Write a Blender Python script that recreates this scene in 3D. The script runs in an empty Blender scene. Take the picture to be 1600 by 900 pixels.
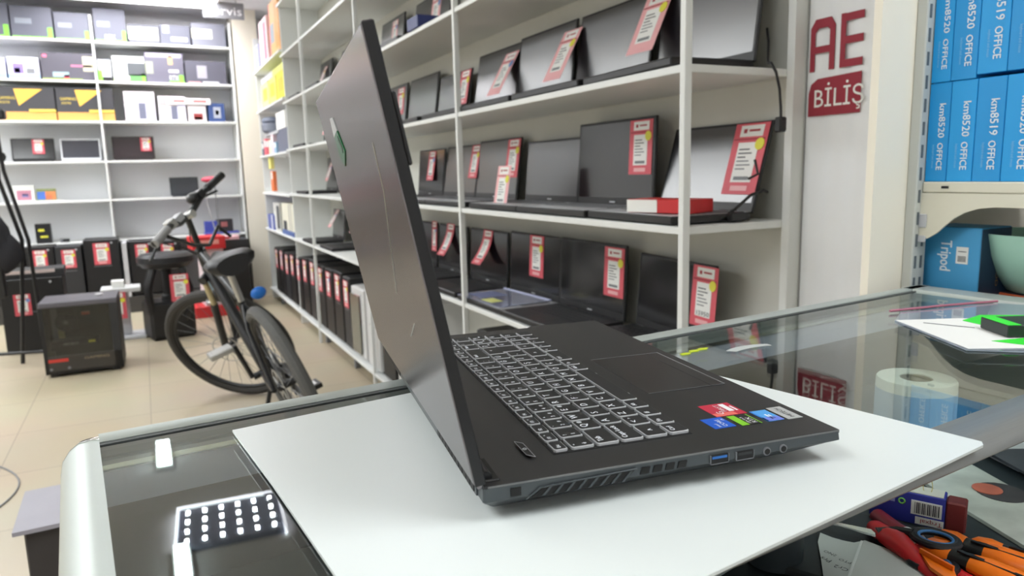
import bpy, bmesh, math, random
from mathutils import Matrix, Vector
random.seed(7)
PI = math.pi
sc = bpy.context.scene
COL = sc.collection
# ------------------------------------------------------------------ camera
CAMH = 1.30
AX = ((0.89157, -0.09477, 0.44285), (-0.45216, -0.13144, 0.8822), (-0.0254, -0.98678, -0.16004))
cam = bpy.data.cameras.new('camera')
cam.sensor_width = 36.0
cam.lens = 1127.63 * 36.0 / 1600.0
cam.clip_start = 0.02
cam.dof.use_dof = True
cam.dof.focus_distance = 0.60
cam.dof.aperture_fstop = 11.0
camo = bpy.data.objects.new('camera', cam)
cm = Matrix(((AX[0][0], -AX[0][1], -AX[0][2], 0), (AX[1][0], -AX[1][1], -AX[1][2], 0), (AX[2][0], -AX[2][1], -AX[2][2], CAMH), (0, 0, 0, 1)))
camo.matrix_world = cm
COL.objects.link(camo)
sc.camera = camo
# ------------------------------------------------------------------ world, exposure
wd = bpy.data.worlds.new('world'); sc.world = wd; wd.use_nodes = True
wd.node_tree.nodes['Background'].inputs[0].default_value = (0.85, 0.9, 1.0, 1)
wd.node_tree.nodes['Background'].inputs[1].default_value = 0.4
sc.view_settings.view_transform = 'Standard'
sc.view_settings.look = 'None'
sc.view_settings.exposure = -0.18
sc.view_settings.gamma = 1.0
sc.view_settings.use_curve_mapping = False
LAMP = 13.0      # radiance of the ceiling LED panels

# ------------------------------------------------------------------ materials
MATS = {}
def lin(c):
    return tuple((x/255.0/12.92 if x/255.0 <= 0.04045 else ((x/255.0+0.055)/1.055)**2.4) for x in c)
def mat(name, rgb=(200, 200, 200), rough=0.5, metal=0.0, emit=None, es=1.0, noise=0.0, nscale=20.0, spec=0.5, coat=0.0, bump=0.0, stretch=None, ior=1.5):
    if name in MATS: return MATS[name]
    m = bpy.data.materials.new(name); m.use_nodes = True
    nt = m.node_tree; b = nt.nodes['Principled BSDF']
    c = lin(rgb) + (1,)
    b.inputs['Base Color'].default_value = c
    b.inputs['Roughness'].default_value = rough
    b.inputs['IOR'].default_value = ior
    b.inputs['Metallic'].default_value = metal
    b.inputs['Specular IOR Level'].default_value = spec
    b.inputs['Coat Weight'].default_value = coat
    b.inputs['Coat Roughness'].default_value = 0.22
    if emit:
        b.inputs['Emission Color'].default_value = lin(emit) + (1,)
        b.inputs['Emission Strength'].default_value = es
    if noise or bump:
        tc = nt.nodes.new('ShaderNodeTexCoord'); mp = nt.nodes.new('ShaderNodeMapping')
        nz = nt.nodes.new('ShaderNodeTexNoise'); nz.inputs['Scale'].default_value = nscale; nz.inputs['Detail'].default_value = 4
        nt.links.new(tc.outputs['Object'], mp.inputs[0]); nt.links.new(mp.outputs[0], nz.inputs['Vector'])
        if stretch: mp.inputs['Scale'].default_value = stretch
        if noise:
            mx = nt.nodes.new('ShaderNodeMix'); mx.data_type = 'RGBA'; mx.blend_type = 'MIX'
            mx.inputs[6].default_value = tuple(v*(1-noise) for v in c[:3]) + (1,)
            mx.inputs[7].default_value = tuple(min(1, v*(1+noise)) for v in c[:3]) + (1,)
            nt.links.new(nz.outputs['Fac'], mx.inputs[0]); nt.links.new(mx.outputs[2], b.inputs['Base Color'])
        if bump:
            bp = nt.nodes.new('ShaderNodeBump'); bp.inputs['Strength'].default_value = bump; bp.inputs['Distance'].default_value = 0.002
            nt.links.new(nz.outputs['Fac'], bp.inputs['Height']); nt.links.new(bp.outputs[0], b.inputs['Normal'])
    MATS[name] = m
    return m
def glass(name, tint=(235, 245, 240), f0=0.05, k=0.9, p=5.0, rough=0.0, base=0.0, basecol=(230, 235, 240)):
    # thin pane: transparent plus mirror reflection that grows towards grazing angles, optional milky share
    if name in MATS: return MATS[name]
    m = bpy.data.materials.new(name); m.use_nodes = True
    nt = m.node_tree; nt.nodes.remove(nt.nodes['Principled BSDF']); out = nt.nodes['Material Output']
    tr = nt.nodes.new('ShaderNodeBsdfTransparent'); tr.inputs[0].default_value = lin(tint) + (1,)
    gl = nt.nodes.new('ShaderNodeBsdfGlossy'); gl.inputs['Roughness'].default_value = rough; gl.inputs[0].default_value = (1, 1, 1, 1)
    lw = nt.nodes.new('ShaderNodeLayerWeight'); lw.inputs[0].default_value = 0.5
    pw = nt.nodes.new('ShaderNodeMath'); pw.operation = 'POWER'; pw.inputs[1].default_value = p
    ml = nt.nodes.new('ShaderNodeMath'); ml.operation = 'MULTIPLY_ADD'; ml.inputs[1].default_value = k; ml.inputs[2].default_value = f0
    mx = nt.nodes.new('ShaderNodeMixShader')
    nt.links.new(lw.outputs['Facing'], pw.inputs[0]); nt.links.new(pw.outputs[0], ml.inputs[0]); nt.links.new(ml.outputs[0], mx.inputs[0])
    src = tr
    if base:
        df = nt.nodes.new('ShaderNodeBsdfDiffuse'); df.inputs[0].default_value = lin(basecol) + (1,)
        m2 = nt.nodes.new('ShaderNodeMixShader'); m2.inputs[0].default_value = base
        nt.links.new(tr.outputs[0], m2.inputs[1]); nt.links.new(df.outputs[0], m2.inputs[2]); src = m2
    nt.links.new(src.outputs[0], mx.inputs[1]); nt.links.new(gl.outputs[0], mx.inputs[2]); nt.links.new(mx.outputs[0], out.inputs[0])
    MATS[name] = m
    return m

def tile_floor():
    m = bpy.data.materials.new('floor_tiles'); m.use_nodes = True; nt = m.node_tree; b = nt.nodes['Principled BSDF']
    tc = nt.nodes.new('ShaderNodeTexCoord'); mp = nt.nodes.new('ShaderNodeMapping'); mp.inputs['Location'].default_value = (0.11+0.6, -0.02, 0)
    br = nt.nodes.new('ShaderNodeTexBrick'); br.offset = 0.0; br.squash = 1.0
    br.inputs['Scale'].default_value = 1.0; br.inputs['Mortar Size'].default_value = 0.0025; br.inputs['Brick Width'].default_value = 0.63; br.inputs['Row Height'].default_value = 0.63
    br.inputs['Color1'].default_value = lin((192, 180, 156)) + (1,); br.inputs['Color2'].default_value = lin((187, 175, 151)) + (1,); br.inputs['Mortar'].default_value = lin((150, 138, 120)) + (1,)
    nz = nt.nodes.new('ShaderNodeTexNoise'); nz.inputs['Scale'].default_value = 2.2
    mx = nt.nodes.new('ShaderNodeMix'); mx.data_type = 'RGBA'; mx.blend_type = 'MULTIPLY'; mx.inputs[0].default_value = 0.15
    nt.links.new(tc.outputs['Object'], mp.inputs[0]); nt.links.new(mp.outputs[0], br.inputs['Vector']); nt.links.new(tc.outputs['Object'], nz.inputs['Vector'])
    nt.links.new(br.outputs[0], mx.inputs[6]); nt.links.new(nz.outputs['Color'], mx.inputs[7]); nt.links.new(mx.outputs[2], b.inputs['Base Color'])
    b.inputs['Roughness'].default_value = 0.32
    return m
M_FLOOR = tile_floor()
WHITE = mat('white_laminate', (226, 228, 226), 0.45, noise=0.02)
CREAM = mat('cream_paint', (240, 234, 218), 0.7, noise=0.02, nscale=3)
WALLW = mat('white_wall_paint', (222, 222, 224), 0.8, noise=0.02, nscale=2)
CEILM = mat('ceiling_paint', (240, 240, 243), 0.9)
BLACK = mat('black_plastic', (22, 22, 24), 0.45, noise=0.1)
DARK = mat('dark_charcoal', (40, 41, 44), 0.5, noise=0.1)
GREY = mat('mid_grey', (120, 122, 126), 0.5)
LGREY = mat('light_grey', (190, 192, 196), 0.5)
ALU = mat('brushed_aluminium', (186, 193, 189), 0.45, metal=0.5, noise=0.03, nscale=60, stretch=(0.4, 20, 20))
ALU_D = mat('aged_aluminium', (150, 152, 150), 0.40, metal=0.7, noise=0.10, nscale=30, stretch=(0.6, 14, 14))
CHROME = mat('chrome', (225, 225, 225), 0.12, metal=1.0)
RED = mat('red_plastic', (200, 36, 40), 0.35, noise=0.05)
ORANGE = mat('orange_plastic', (242, 120, 20), 0.35)
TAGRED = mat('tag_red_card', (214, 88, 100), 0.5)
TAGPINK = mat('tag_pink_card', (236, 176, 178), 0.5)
TAGDARK = mat('tag_dark_red', (165, 48, 60), 0.5)
PAPER = mat('white_paper', (236, 236, 232), 0.7)
INK = mat('printed_ink', (60, 60, 66), 0.6)
INKB = mat('blue_ink', (60, 78, 150), 0.6)
YEL = mat('yellow_card', (224, 218, 70), 0.6)
SILVER = mat('silver_deck', (196, 198, 202), 0.4, metal=0.3)
SCREEN = mat('glossy_dark_screen', (14, 14, 17), 0.14, spec=0.7)
SCREENM = mat('matte_dark_screen', (22, 23, 28), 0.28, spec=0.9, coat=0.3, ior=1.7)
PAGE = PAPER

# The shop, placed from image pixels, is scaled about the camera's floor point; the counter and what is on it are drawn in metres
# and lifted by as much as the camera was raised.
CAM_SCALE = 1.1607        # scale about the camera's floor point, set to fit the glass reflections
LIFT = 0.0           # height added after scaling, so a group keeps its place in the image
def wM(M):
    M = M.copy(); M.translation = M.translation*CAM_SCALE; return M
# ------------------------------------------------------------------ mesh builder
TEXTC = {}
def text_mesh(s):
    if s in TEXTC: return TEXTC[s]
    cu = bpy.data.curves.new('t', 'FONT'); cu.body = s; cu.size = 1.0; cu.resolution_u = 2
    o = bpy.data.objects.new('t', cu)
    me = bpy.data.meshes.new_from_object(o)
    vs = [v.co.copy() for v in me.vertices]; fs = [tuple(p.vertices) for p in me.polygons]
    bpy.data.objects.remove(o); bpy.data.curves.remove(cu); bpy.data.meshes.remove(me)
    w = max((v.x for v in vs), default=1)
    TEXTC[s] = (vs, fs, w)
    return TEXTC[s]
class MB:
    def __init__(self): self.bm = bmesh.new(); self.mats = []
    def mi(self, m):
        if m not in self.mats: self.mats.append(m)
        return self.mats.index(m)
    def faces(self, vs, fs, m, M=None):
        i = self.mi(m); bv = [self.bm.verts.new(M @ Vector(v) if M else Vector(v)) for v in vs]
        out = []
        for f in fs:
            try: fc = self.bm.faces.new([bv[k] for k in f]); fc.material_index = i; out.append(fc)
            except ValueError: pass
        return bv, out
    def box(self, x0, x1, y0, y1, z0, z1, m, bev=0.0, M=None, seg=1):
        vs = [(x, y, z) for x in (x0, x1) for y in (y0, y1) for z in (z0, z1)]
        fs = [(0, 1, 3, 2), (4, 6, 7, 5), (0, 4, 5, 1), (2, 3, 7, 6), (0, 2, 6, 4), (1, 5, 7, 3)]
        bv, bf = self.faces(vs, fs, m, M)
        if bev:
            es = list({e for f in bf for e in f.edges})
            r = bmesh.ops.bevel(self.bm, geom=es, offset=bev, segments=seg, affect='EDGES', profile=0.5)
            for f in r['faces']: f.material_index = self.mi(m)
        return self
    def plate(self, x0, x1, z0, z1, y, m, t=0.0008, M=None):     # thin decal on a face that looks to -y
        return self.box(x0, x1, y-t, y, z0, z1, m, M=M)
    def loft(self, rings, m, cap=True, M=None, closed=True):
        n = len(rings[0]); vs = [p for r in rings for p in r]; fs = []
        for i in range(len(rings)-1):
            for j in range(n if closed else n-1):
                k = (j+1) % n
                fs.append((i*n+j, i*n+k, (i+1)*n+k, (i+1)*n+j))
        if cap: fs += [tuple(range(n)), tuple(range((len(rings)-1)*n, len(rings)*n))]
        self.faces(vs, fs, m, M); return self
    def prism(self, poly, d0, d1, m, axis='y', M=None):
        def p(a, b, d): return (a, d, b) if axis == 'y' else ((d, a, b) if axis == 'x' else (a, b, d))
        return self.loft([[p(a, b, d0) for a, b in poly], [p(a, b, d1) for a, b in poly]], m, M=M)
    def tube(self, pts, r, m, n=8, M=None, r2=None, cap=True):
        pts = [Vector(p) for p in pts]; rings = []; up = None
        for i, p in enumerate(pts):
            d = (pts[min(i+1, len(pts)-1)] - pts[max(i-1, 0)])
            if d.length < 1e-9: d = Vector((0, 0, 1))
            d.normalize()
            if up is None: up = Vector((0, 0, 1)) if abs(d.z) < 0.9 else Vector((1, 0, 0))
            a = d.cross(up).normalized(); b = a.cross(d).normalized(); up = b
            rr = r if r2 is None else r + (r2-r)*i/(len(pts)-1)
            rings.append([tuple(p + a*math.cos(2*PI*j/n)*rr + b*math.sin(2*PI*j/n)*rr) for j in range(n)])
        return self.loft(rings, m, cap=cap, M=M)
    def lathe(self, prof, m, n=24, M=None, cap=True):      # profile (r,z) about local z
        return self.loft([[(r*math.cos(2*PI*j/n), r*math.sin(2*PI*j/n), z) for j in range(n)] for r, z in prof], m, cap=cap, M=M)
    def torus(self, R, r, m, n=40, k=8, M=None, axis='y', a0=0, a1=2*PI):
        full = abs(a1-a0-2*PI) < 1e-6; rings = []
        cnt = n if full else n+1
        for i in range(cnt):
            a = a0+(a1-a0)*i/n; ring = []
            for j in range(k):
                b = 2*PI*j/k; q = R+r*math.cos(b); h = r*math.sin(b)
                ring.append((q*math.cos(a), h, q*math.sin(a)) if axis == 'y' else (q*math.cos(a), q*math.sin(a), h))
            rings.append(ring)
        if full: rings.append(rings[0])
        return self.loft(rings, m, cap=not full, M=M)
    def ball(self, c, r, m, n=12, M=None, s=(1, 1, 1)):
        prof = [(max(1e-4, math.sin(PI*i/8))*r, -math.cos(PI*i/8)*r) for i in range(9)]
        rings = [[(c[0]+s[0]*q*math.cos(2*PI*j/n), c[1]+s[1]*q*math.sin(2*PI*j/n), c[2]+s[2]*z) for j in range(n)] for q, z in prof]
        return self.loft(rings, m, M=M)
    def text(self, s, size, m, M, width=None):             # M maps the text's xy-plane into place
        vs, fs, w = text_mesh(s)
        sx = size if width is None else width/w
        self.faces([(v.x*sx, v.y*size, 0) for v in vs], fs, m, M); return self
    def build(self, name, parent=None, loc=None, rotz=0.0, smooth=35, M=None):
        bmesh.ops.remove_doubles(self.bm, verts=self.bm.verts, dist=1e-6)
        bmesh.ops.recalc_face_normals(self.bm, faces=self.bm.faces)
        if CAM_SCALE != 1.0: bmesh.ops.scale(self.bm, vec=(CAM_SCALE, CAM_SCALE, CAM_SCALE), verts=self.bm.verts)
        me = bpy.data.meshes.new(name); self.bm.to_mesh(me); self.bm.free()
        for m in self.mats: me.materials.append(m)
        if smooth:
            for p in me.polygons: p.use_smooth = True
            me.set_sharp_from_angle(angle=math.radians(smooth))
        o = bpy.data.objects.new(name, me); COL.objects.link(o)
        if parent: o.parent = parent
        if M is not None: o.matrix_local = wM(M)
        else:
            if loc: o.location = Vector(loc)*CAM_SCALE
            o.rotation_euler = (0, 0, rotz)
        if not parent: o.location.z += LIFT
        return o
def tag(o, label, cat, group=None):
    o['label'] = label; o['category'] = cat
    if group: o['group'] = group
    return o
def thing(name, label, cat, loc=(0, 0, 0), rotz=0.0, group=None, M=None):
    o = bpy.data.objects.new(name, None); COL.objects.link(o); o.empty_display_size = 0.05
    if M is not None: o.matrix_world = wM(M)
    else: o.location = Vector(loc)*CAM_SCALE; o.rotation_euler = (0, 0, rotz)
    o.location.z += LIFT
    return tag(o, label, cat, group)
def struct(o): o['kind'] = 'structure'; return o
def TX(x, y, z): return Matrix.Translation((x, y, z))
def RX(a): return Matrix.Rotation(a, 4, 'X')
def RY(a): return Matrix.Rotation(a, 4, 'Y')
def RZ(a): return Matrix.Rotation(a, 4, 'Z')
FACE = RX(PI/2)          # text plane -> a face that looks to -y
R90 = -PI/2              # yaw for things that look to -x (viewer's right = world -y)

# ------------------------------------------------------------------ the room
def slab(name, x0, x1, y0, y1, z0, z1, m): return struct(MB().box(x0, x1, y0, y1, z0, z1, m).build(name, smooth=0))
slab('floor', -6.3, 2.7, -1.8, 7.8, -0.05, 0.0, M_FLOOR)
slab('ceiling', -6.3, 2.7, -1.8, 7.8, 2.62, 2.7, CEILM)
slab('wall_back', -6.3, 1.4, 7.56, 7.7, 0, 2.62, WALLW)
slab('wall_left', -6.3, -6.2, -1.8, 7.6, 0, 2.62, WALLW)
slab('wall_front', -6.3, 2.7, -1.8, -1.7, 0, 2.62, WALLW)
slab('wall_right', 1.30, 1.40, 0.70, 7.6, 0, 2.62, WALLW)
slab('wall_pillar', 0.855, 1.06, 7.18, 7.56, 0, 2.62, CREAM)
slab('wall_right_near', 2.6, 2.7, -1.8, 0.70, 0, 2.62, WALLW)
slab('trim_1', 1.255, 1.298, 1.140, 1.160, 0, 2.62, WHITE)
slab('baseboard_back', -6.2, 0.85, 7.545, 7.56, 0, 0.08, LGREY)

# ------------------------------------------------------------------ ceiling lamps
EMIT = mat('led_diffuser', (255, 255, 255), 0.5, emit=(248, 252, 255), es=LAMP)
EMITF = mat('led_strip', (255, 255, 255), 0.5, emit=(240, 255, 252), es=LAMP*1.25)
EDOT = mat('led_dot', (255, 255, 255), 0.5, emit=(250, 252, 255), es=60.0)
EFRM = mat('lit_frame', (255, 255, 255), 0.5, emit=(245, 248, 255), es=6.0)
def panel(x, y, lx, ly, label, z=2.62, em=None):
    t = thing('ceiling_light', label, 'ceiling light', (x, y, z), group=None)
    b = MB(); w = 0.02
    b.box(-lx/2-w, lx/2+w, -ly/2-w, -ly/2, -0.035, 0, WHITE); b.box(-lx/2-w, lx/2+w, ly/2, ly/2+w, -0.035, 0, WHITE)
    b.box(-lx/2-w, -lx/2, -ly/2, ly/2, -0.035, 0, WHITE); b.box(lx/2, lx/2+w, -ly/2, ly/2, -0.035, 0, WHITE)
    b.build('frame', t); MB().box(-lx/2, lx/2, -ly/2, ly/2, -0.028, -0.022, em or EMIT).build('diffuser', t)
panel(-1.62, 4.85, 0.95, 1.35, 'wide white ceiling light panel over the left aisle, nearer of two')
panel(-1.62, 6.45, 0.95, 1.35, 'wide white ceiling light panel over the left aisle, nearest the back wall')
panel(-1.5, 2.4, 0.6, 1.2, 'added unseen white ceiling light panel over the left aisle, middle of the shop')  # panel added out of view for general light
panel(-1.2, 0.2, 0.6, 1.2, 'added unseen white ceiling light panel behind the counter, left')  # another unseen panel, added as fill light
panel(0.9, -0.5, 0.6, 1.2, 'added unseen white ceiling light panel behind the counter, right')  # extra unseen panel, added to light the counter
for i, x in enumerate((-3.4, -4.9)):  # unseen panels added to brighten the shelf laptop screens
    for j, y in enumerate((2.0, 4.2, 6.4)):
        panel(x, y, 0.6, 1.2, 'added unseen light panel far left in the shop, %s row, %s' % (('inner', 'outer')[i], ('nearest', 'middle', 'rearmost')[j]))
panel(0.05, 6.78, 1.3, 0.6, 'bright white ceiling light panel close to the graphics card shelves', em=mat('led_diffuser_bright', (255, 255, 255), .5, emit=(252, 250, 255), es=LAMP*1.6))
for (x, y, lx, ly, lab) in ((-0.045, 5.24, 0.085, 0.46, 'short white tube light on the ceiling above the bicycle'),
                            (0.0, 3.35, 0.07, 0.9, 'long white tube light on the ceiling above the glass counter')):
    t = thing('tube_light', lab, 'ceiling light', (x, y, 2.62))
    MB().box(-lx/2-0.01, lx/2+0.01, -ly/2-0.02, ly/2+0.02, -0.03, 0, WHITE, 0.004).build('housing', t)
    MB().box(-lx/2, lx/2, -ly/2, ly/2, -0.05, -0.03, EMITF, 0.006).build('tube', t)
t = thing('led_panel', 'framed square LED panel with rows of bright dots on the ceiling', 'ceiling light', (0.255, 4.0, 2.62), math.radians(-4))
MB().box(-0.26, 0.26, -0.24, 0.24, -0.03, 0, mat('panel_grey', (140, 145, 165), 0.5), 0.003).build('panel', t)
b = MB()
b.box(-0.275, 0.275, 0.24, 0.255, -0.040, 0, EFRM); b.box(-0.275, -0.26, -0.255, 0.24, -0.040, 0, EFRM); b.box(0.26, 0.275, -0.255, 0.24, -0.040, 0, EFRM)
b.build('frame', t)
for i in range(6):
    for j in range(4):
        MB().box(-.010, .010, -.013, .013, -.038, -.03, EDOT, .002).build('led_lamp', t, loc=(-0.215+0.086*i, -0.175+0.115*j, 0))

# ------------------------------------------------------------------ long wall shelving (fronts face -x)
XF, XB = 0.977, 1.275
SH = (0.662, 0.997, 1.321, 1.660, 1.99)      # top of each board
t = thing('long_shelving', 'tall white open shelving unit along the right wall, full of laptops', 'shelving', ((XF+XB)/2, 3.0, 0))
def rel(o, t):      # put a world-space mesh under its thing without moving it
    o.parent = t; o.matrix_parent_inverse = Matrix.Translation(-Vector(t.location)); return o
for z in SH + (0.105, 2.34):
    rel(MB().box(XF, XB, 1.160, 5.62, z-0.016, z, WHITE, 0.0015).build('shelf_board'), t)
for z in (0.105, 0.662, 0.985, 1.31, 1.70, 2.04):
    rel(MB().box(XF, XB, 5.637, 7.0, z-0.016, z, WHITE, 0.0015).build('shelf_board'), t)
for y in (1.163, 2.33, 3.56, 4.87):
    rel(MB().box(XF-0.004, XF+0.014, y-0.008, y+0.008, 0.0, 2.34, WHITE, 0.001).build('upright_post'), t)
rel(MB().box(XB, XB+0.012, 1.160, 7.0, 0.0, 2.34, mat('shelf_back', (206, 206, 198), 0.6, noise=0.02)).build('back_panel'), t)
for y in (5.621, 7.0):
    rel(MB().box(XF+0.02, XB, y, y+0.016, 0.0, 2.34, WHITE, 0.001).build('side_panel'), t)
for y in (1.4, 2.3, 3.2, 4.1, 4.85, 5.7, 6.6):
    for x in (XF+.05, XB-.05): rel(MB().box(x-.015, x+.015, y-.015, y+.015, 0.0, 0.089, GREY, .002).build('foot'), t)

# ------------------------------------------------------------------ price tags
def price_tag(loc, rotz, w, h, label, group, tilt=0.0, number=None, detail=1, faded=False, curl=0.0, name='price_tag', roll=0.0):
    # local: x right, z up, origin at the top middle, faces -y
    b = MB(); R1 = TAGPINK if faded else TAGRED  # pale tags use the pink card
    def y(z): return -curl*(z/h)**2
    n = 6 if curl else 1
    for i in range(n):
        z0, z1 = -h*i/n, -h*(i+1)/n
        b.faces([(-w/2, y(z0), z0), (w/2, y(z0), z0), (w/2, y(z1), z1), (-w/2, y(z1), z1), (-w/2, y(z0)+0.0006, z0), (w/2, y(z0)+0.0006, z0), (w/2, y(z1)+0.0006, z1), (-w/2, y(z1)+0.0006, z1)],
                [(0, 1, 2, 3), (4, 7, 6, 5), (0, 3, 7, 4), (1, 5, 6, 2)] + ([(0, 4, 5, 1)] if i == 0 else []) + ([(3, 2, 6, 7)] if i == n-1 else []), R1)
    def pl(x0, x1, za, zb, m, o=0.0007):
        k = 4 if curl else 1
        for i in range(k):
            a = za+(zb-za)*i/k; c = za+(zb-za)*(i+1)/k
            b.faces([(x0, y(a)-o, a), (x1, y(a)-o, a), (x1, y(c)-o, c), (x0, y(c)-o, c)], [(0, 1, 2, 3)], m)
    pl(-w*.32, w*.36, -h*.03, -h*.19, PAPER); pl(-w*.22, -w*.12, -h*.08, -h*.14, TAGDARK, .0011); pl(-w*.06, w*.26, -h*.09, -h*.12, TAGDARK, .0011)
    pl(-w*.46, w*.46, -h*.215, -h*.235, TAGDARK, .0009)
    pl(-w*.30, w*.30, -h*.27, -h*.83, PAPER)
    if not curl:
        b.lathe([(w*.13, 0.0), (w*.13, 0.001)], YEL if (int(abs(loc[1])*100) % 3) else mat('blue_badge', (120, 150, 200), .5), 14, M=TX(w*.33, -0.0008, -h*.30) @ RX(PI/2))
    if detail:
        for i, (xa, xb) in enumerate(((-.24, .08), (-.24, .16), (-.24, .0), (-.24, .12), (-.24, .18), (-.24, .05))):
            z = -h*(.36+.055*i); pl(w*xa, w*xb, z, z-h*.018, INK if i < 3 else GREY, .0012)
        if number: b.text(number, h*.105, INK, TX(-w*.27, -0.0013, -h*.81) @ FACE, width=w*.54)
        else: pl(-w*.22, w*.22, -h*.75, -h*.80, GREY, .0012)
        pl(-w*.25, w*.25, -h*.88, -h*.95, TAGPINK, .0012)
    M = TX(*loc) @ RZ(rotz) @ RX(tilt) @ RY(roll)
    o = b.build(name, smooth=0); o.matrix_world = wM(M)
    return tag(o, label, 'price tag', group)

# ------------------------------------------------------------------ shelf laptops
def shelf_laptop(y, z, yaw, W, H, tilt, desc, deck=DARK, scr=SCREEN, x=1.20, D=0.215, tagspec=None, logo=True, group=None, name='laptop', bez=BLACK, inset=0.008):
    # origin at the hinge middle on the shelf; local x right, y rear
    t = thing(name, desc, 'laptop', (x, y, z), R90+yaw, group=group)
    MB().box(-W/2, W/2, -D, 0, 0.002, 0.020, BLACK, 0.003).build('base', t)
    b = MB(); b.box(-W/2+0.004, W/2-0.004, -D+0.004, -0.004, 0.0200, 0.0206, deck)
    base_top = b.build('deck', t)
    b = MB(); b.box(-W/2+0.02, W/2-0.02, -0.13, -0.025, 0.0206, 0.0212, BLACK)
    n = 13
    for i in range(n):
        for j in range(5):
            w = (W-0.045)/n; b.box(-W/2+0.0225+i*w, -W/2+0.0225+(i+.86)*w, -0.128+j*0.0205, -0.128+j*0.0205+0.017, 0.0212, 0.0222, DARK if deck == DARK else GREY)
    b.build('keyboard', t)
    MB().box(-0.05, 0.05, -D+0.012, -0.14, 0.0206, 0.0210, BLACK if deck == DARK else LGREY).build('touchpad', t)
    L = TX(0, 0.002, 0.018) @ RX(-tilt)
    lid = MB().box(-W/2, W/2, 0.0, 0.007, 0, H, BLACK, 0.0025).build('lid', t, M=L)
    b = MB(); b.box(-W/2+0.002, W/2-0.002, -0.0012, 0.0, 0.002, H-0.002, bez)
    b.build('bezel', t, M=L)
    MB().box(-W/2+inset, W/2-inset, -0.0018, -0.0012, 0.022, H-inset, scr).build('screen', t, M=L)
    if logo:
        MB().box(-0.013, 0.013, -0.0022, -0.0012, 0.008, 0.012, LGREY).build('logo', t, M=L)
    for sx in (-1, 1): MB().tube([(sx*W*.36, 0.002, 0.016), (sx*W*.2, 0.002, 0.016)], 0.006, BLACK).build('hinge', t)
    if tagspec:
        u, zt, w, h, lab, kw = tagspec
        P = Matrix.LocRotScale(Vector((x, y, z)), Matrix.Rotation(R90+yaw, 3, 'Z').to_quaternion(), None) @ L
        p = P @ Vector((u, -0.0032, zt))
        kw = dict(kw); dt = kw.pop('dt', 0.0)
        price_tag(p, R90+yaw, w, h, lab, 'price tags on the shelf laptops', tilt=-tilt-dt, **kw)
    return t
rows = [  # positions, widths and tilts worked out from image pixels and baked in
 # y, shelf, yaw, W, H, tilt, screen, deck, description, tag (u, z, w, h, kw)
 (3.72, 2, 0, .34, .235, .13, SCREENM, DARK, 'half hidden laptop behind the open laptop\'s lid edge, upper row', (.08, .215, .105, .135, {})),
 (3.32, 2, 0, .38, .235, .14, SCREENM, DARK, 'dark laptop left of the shelf post, its matte screen bare, middle-upper row', None),
 (2.93, 2, 0, .345, .20, .15, SCREENM, DARK, 'small laptop just right of a shelf post, price tag at its right edge, upper row', (.12, .195, .10, .14, {'dt': .06})),
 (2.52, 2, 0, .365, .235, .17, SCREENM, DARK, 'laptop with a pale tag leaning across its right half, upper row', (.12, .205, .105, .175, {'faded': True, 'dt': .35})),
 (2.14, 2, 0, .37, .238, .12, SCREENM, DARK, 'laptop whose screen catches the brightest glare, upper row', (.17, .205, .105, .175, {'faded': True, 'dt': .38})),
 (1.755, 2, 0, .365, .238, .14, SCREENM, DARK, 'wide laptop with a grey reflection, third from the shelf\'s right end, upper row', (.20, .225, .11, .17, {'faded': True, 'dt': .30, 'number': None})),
 (1.372, 2, .05, .36, .26, .12, SCREENM, DARK, 'large laptop at the right end of the upper row, lead hanging beside it', None),
 (3.23, 1, 0, .33, .215, .10, SCREEN, DARK, 'brown-black laptop left of the second shelf post, tag mid screen, middle row', (.02, .205, .085, .135, {'dt': .08})),
 (2.885, 1, 0, .35, .22, .16, SCREENM, SILVER, 'laptop seen behind the second shelf post, silver deck, middle row', (.145, .215, .085, .135, {'dt': .05})),
 (2.525, 1, 0, .36, .228, .14, SCREENM, SILVER, 'laptop with grey screen and tag in its upper right corner, middle row', (.13, .222, .10, .14, {'dt': .02})),
 (2.10, 1, 0, .35, .205, .10, SCREENM, SILVER, 'plain grey-screened laptop behind a shining tag, middle row', None),
 (1.735, 1, 0, .375, .240, .05, SCREEN, SILVER, 'black-screened laptop with a red tag in its top right corner, middle row', (.125, .232, .10, .145, {})),
 (1.362, 1, .04, .345, .21, .27, SCREENM, SILVER, 'open laptop with white deck holding a red box, right end of the middle row', (.115, .205, .108, .165, {})),
 (3.34, 0, 0, .33, .21, .06, SCREEN, DARK, 'black laptop on the low row beside the big laptop\'s screen edge', (.13, .215, .06, .14, {})),
 (2.985, 0, 0, .33, .21, .06, SCREEN, DARK, 'black laptop left of the second shelf post, curled tag, low row', (-.02, .215, .085, .14, {'curl': .05})),
 (2.61, 0, 0, .35, .212, .06, SCREEN, DARK, 'black laptop right of the second shelf post, curled tag, low row', (.0, .21, .085, .135, {'curl': .055})),
 (2.225, 0, 0, .37, .22, .05, SCREEN, SILVER, 'black laptop with plastic-covered silver deck, low row', (.02, .215, .10, .145, {})),
 (1.86, 0, 0, .365, .222, .05, SCREEN, DARK, 'black laptop second from the right end, tag by its right edge, low row', (.125, .212, .10, .145, {})),
 (1.475, 0, .10, .345, .205, .08, SCREEN, DARK, 'black laptop at the right end of the low row, tag marked 15950', (.135, .200, .10, .15, {'number': '15950'})),
]
for (y, s, yaw, W, H, tl, scr, deck, desc, tg) in rows:
    ts = None
    if tg:
        ts = (tg[0], tg[1], tg[2], tg[3], 'tag on ' + desc.split(',')[0] + ', %s row' % ('low', 'middle', 'upper')[s], tg[4])
    shelf_laptop(y, SH[s], -yaw, W, H, tl, desc, deck, scr, tagspec=ts)
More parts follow.
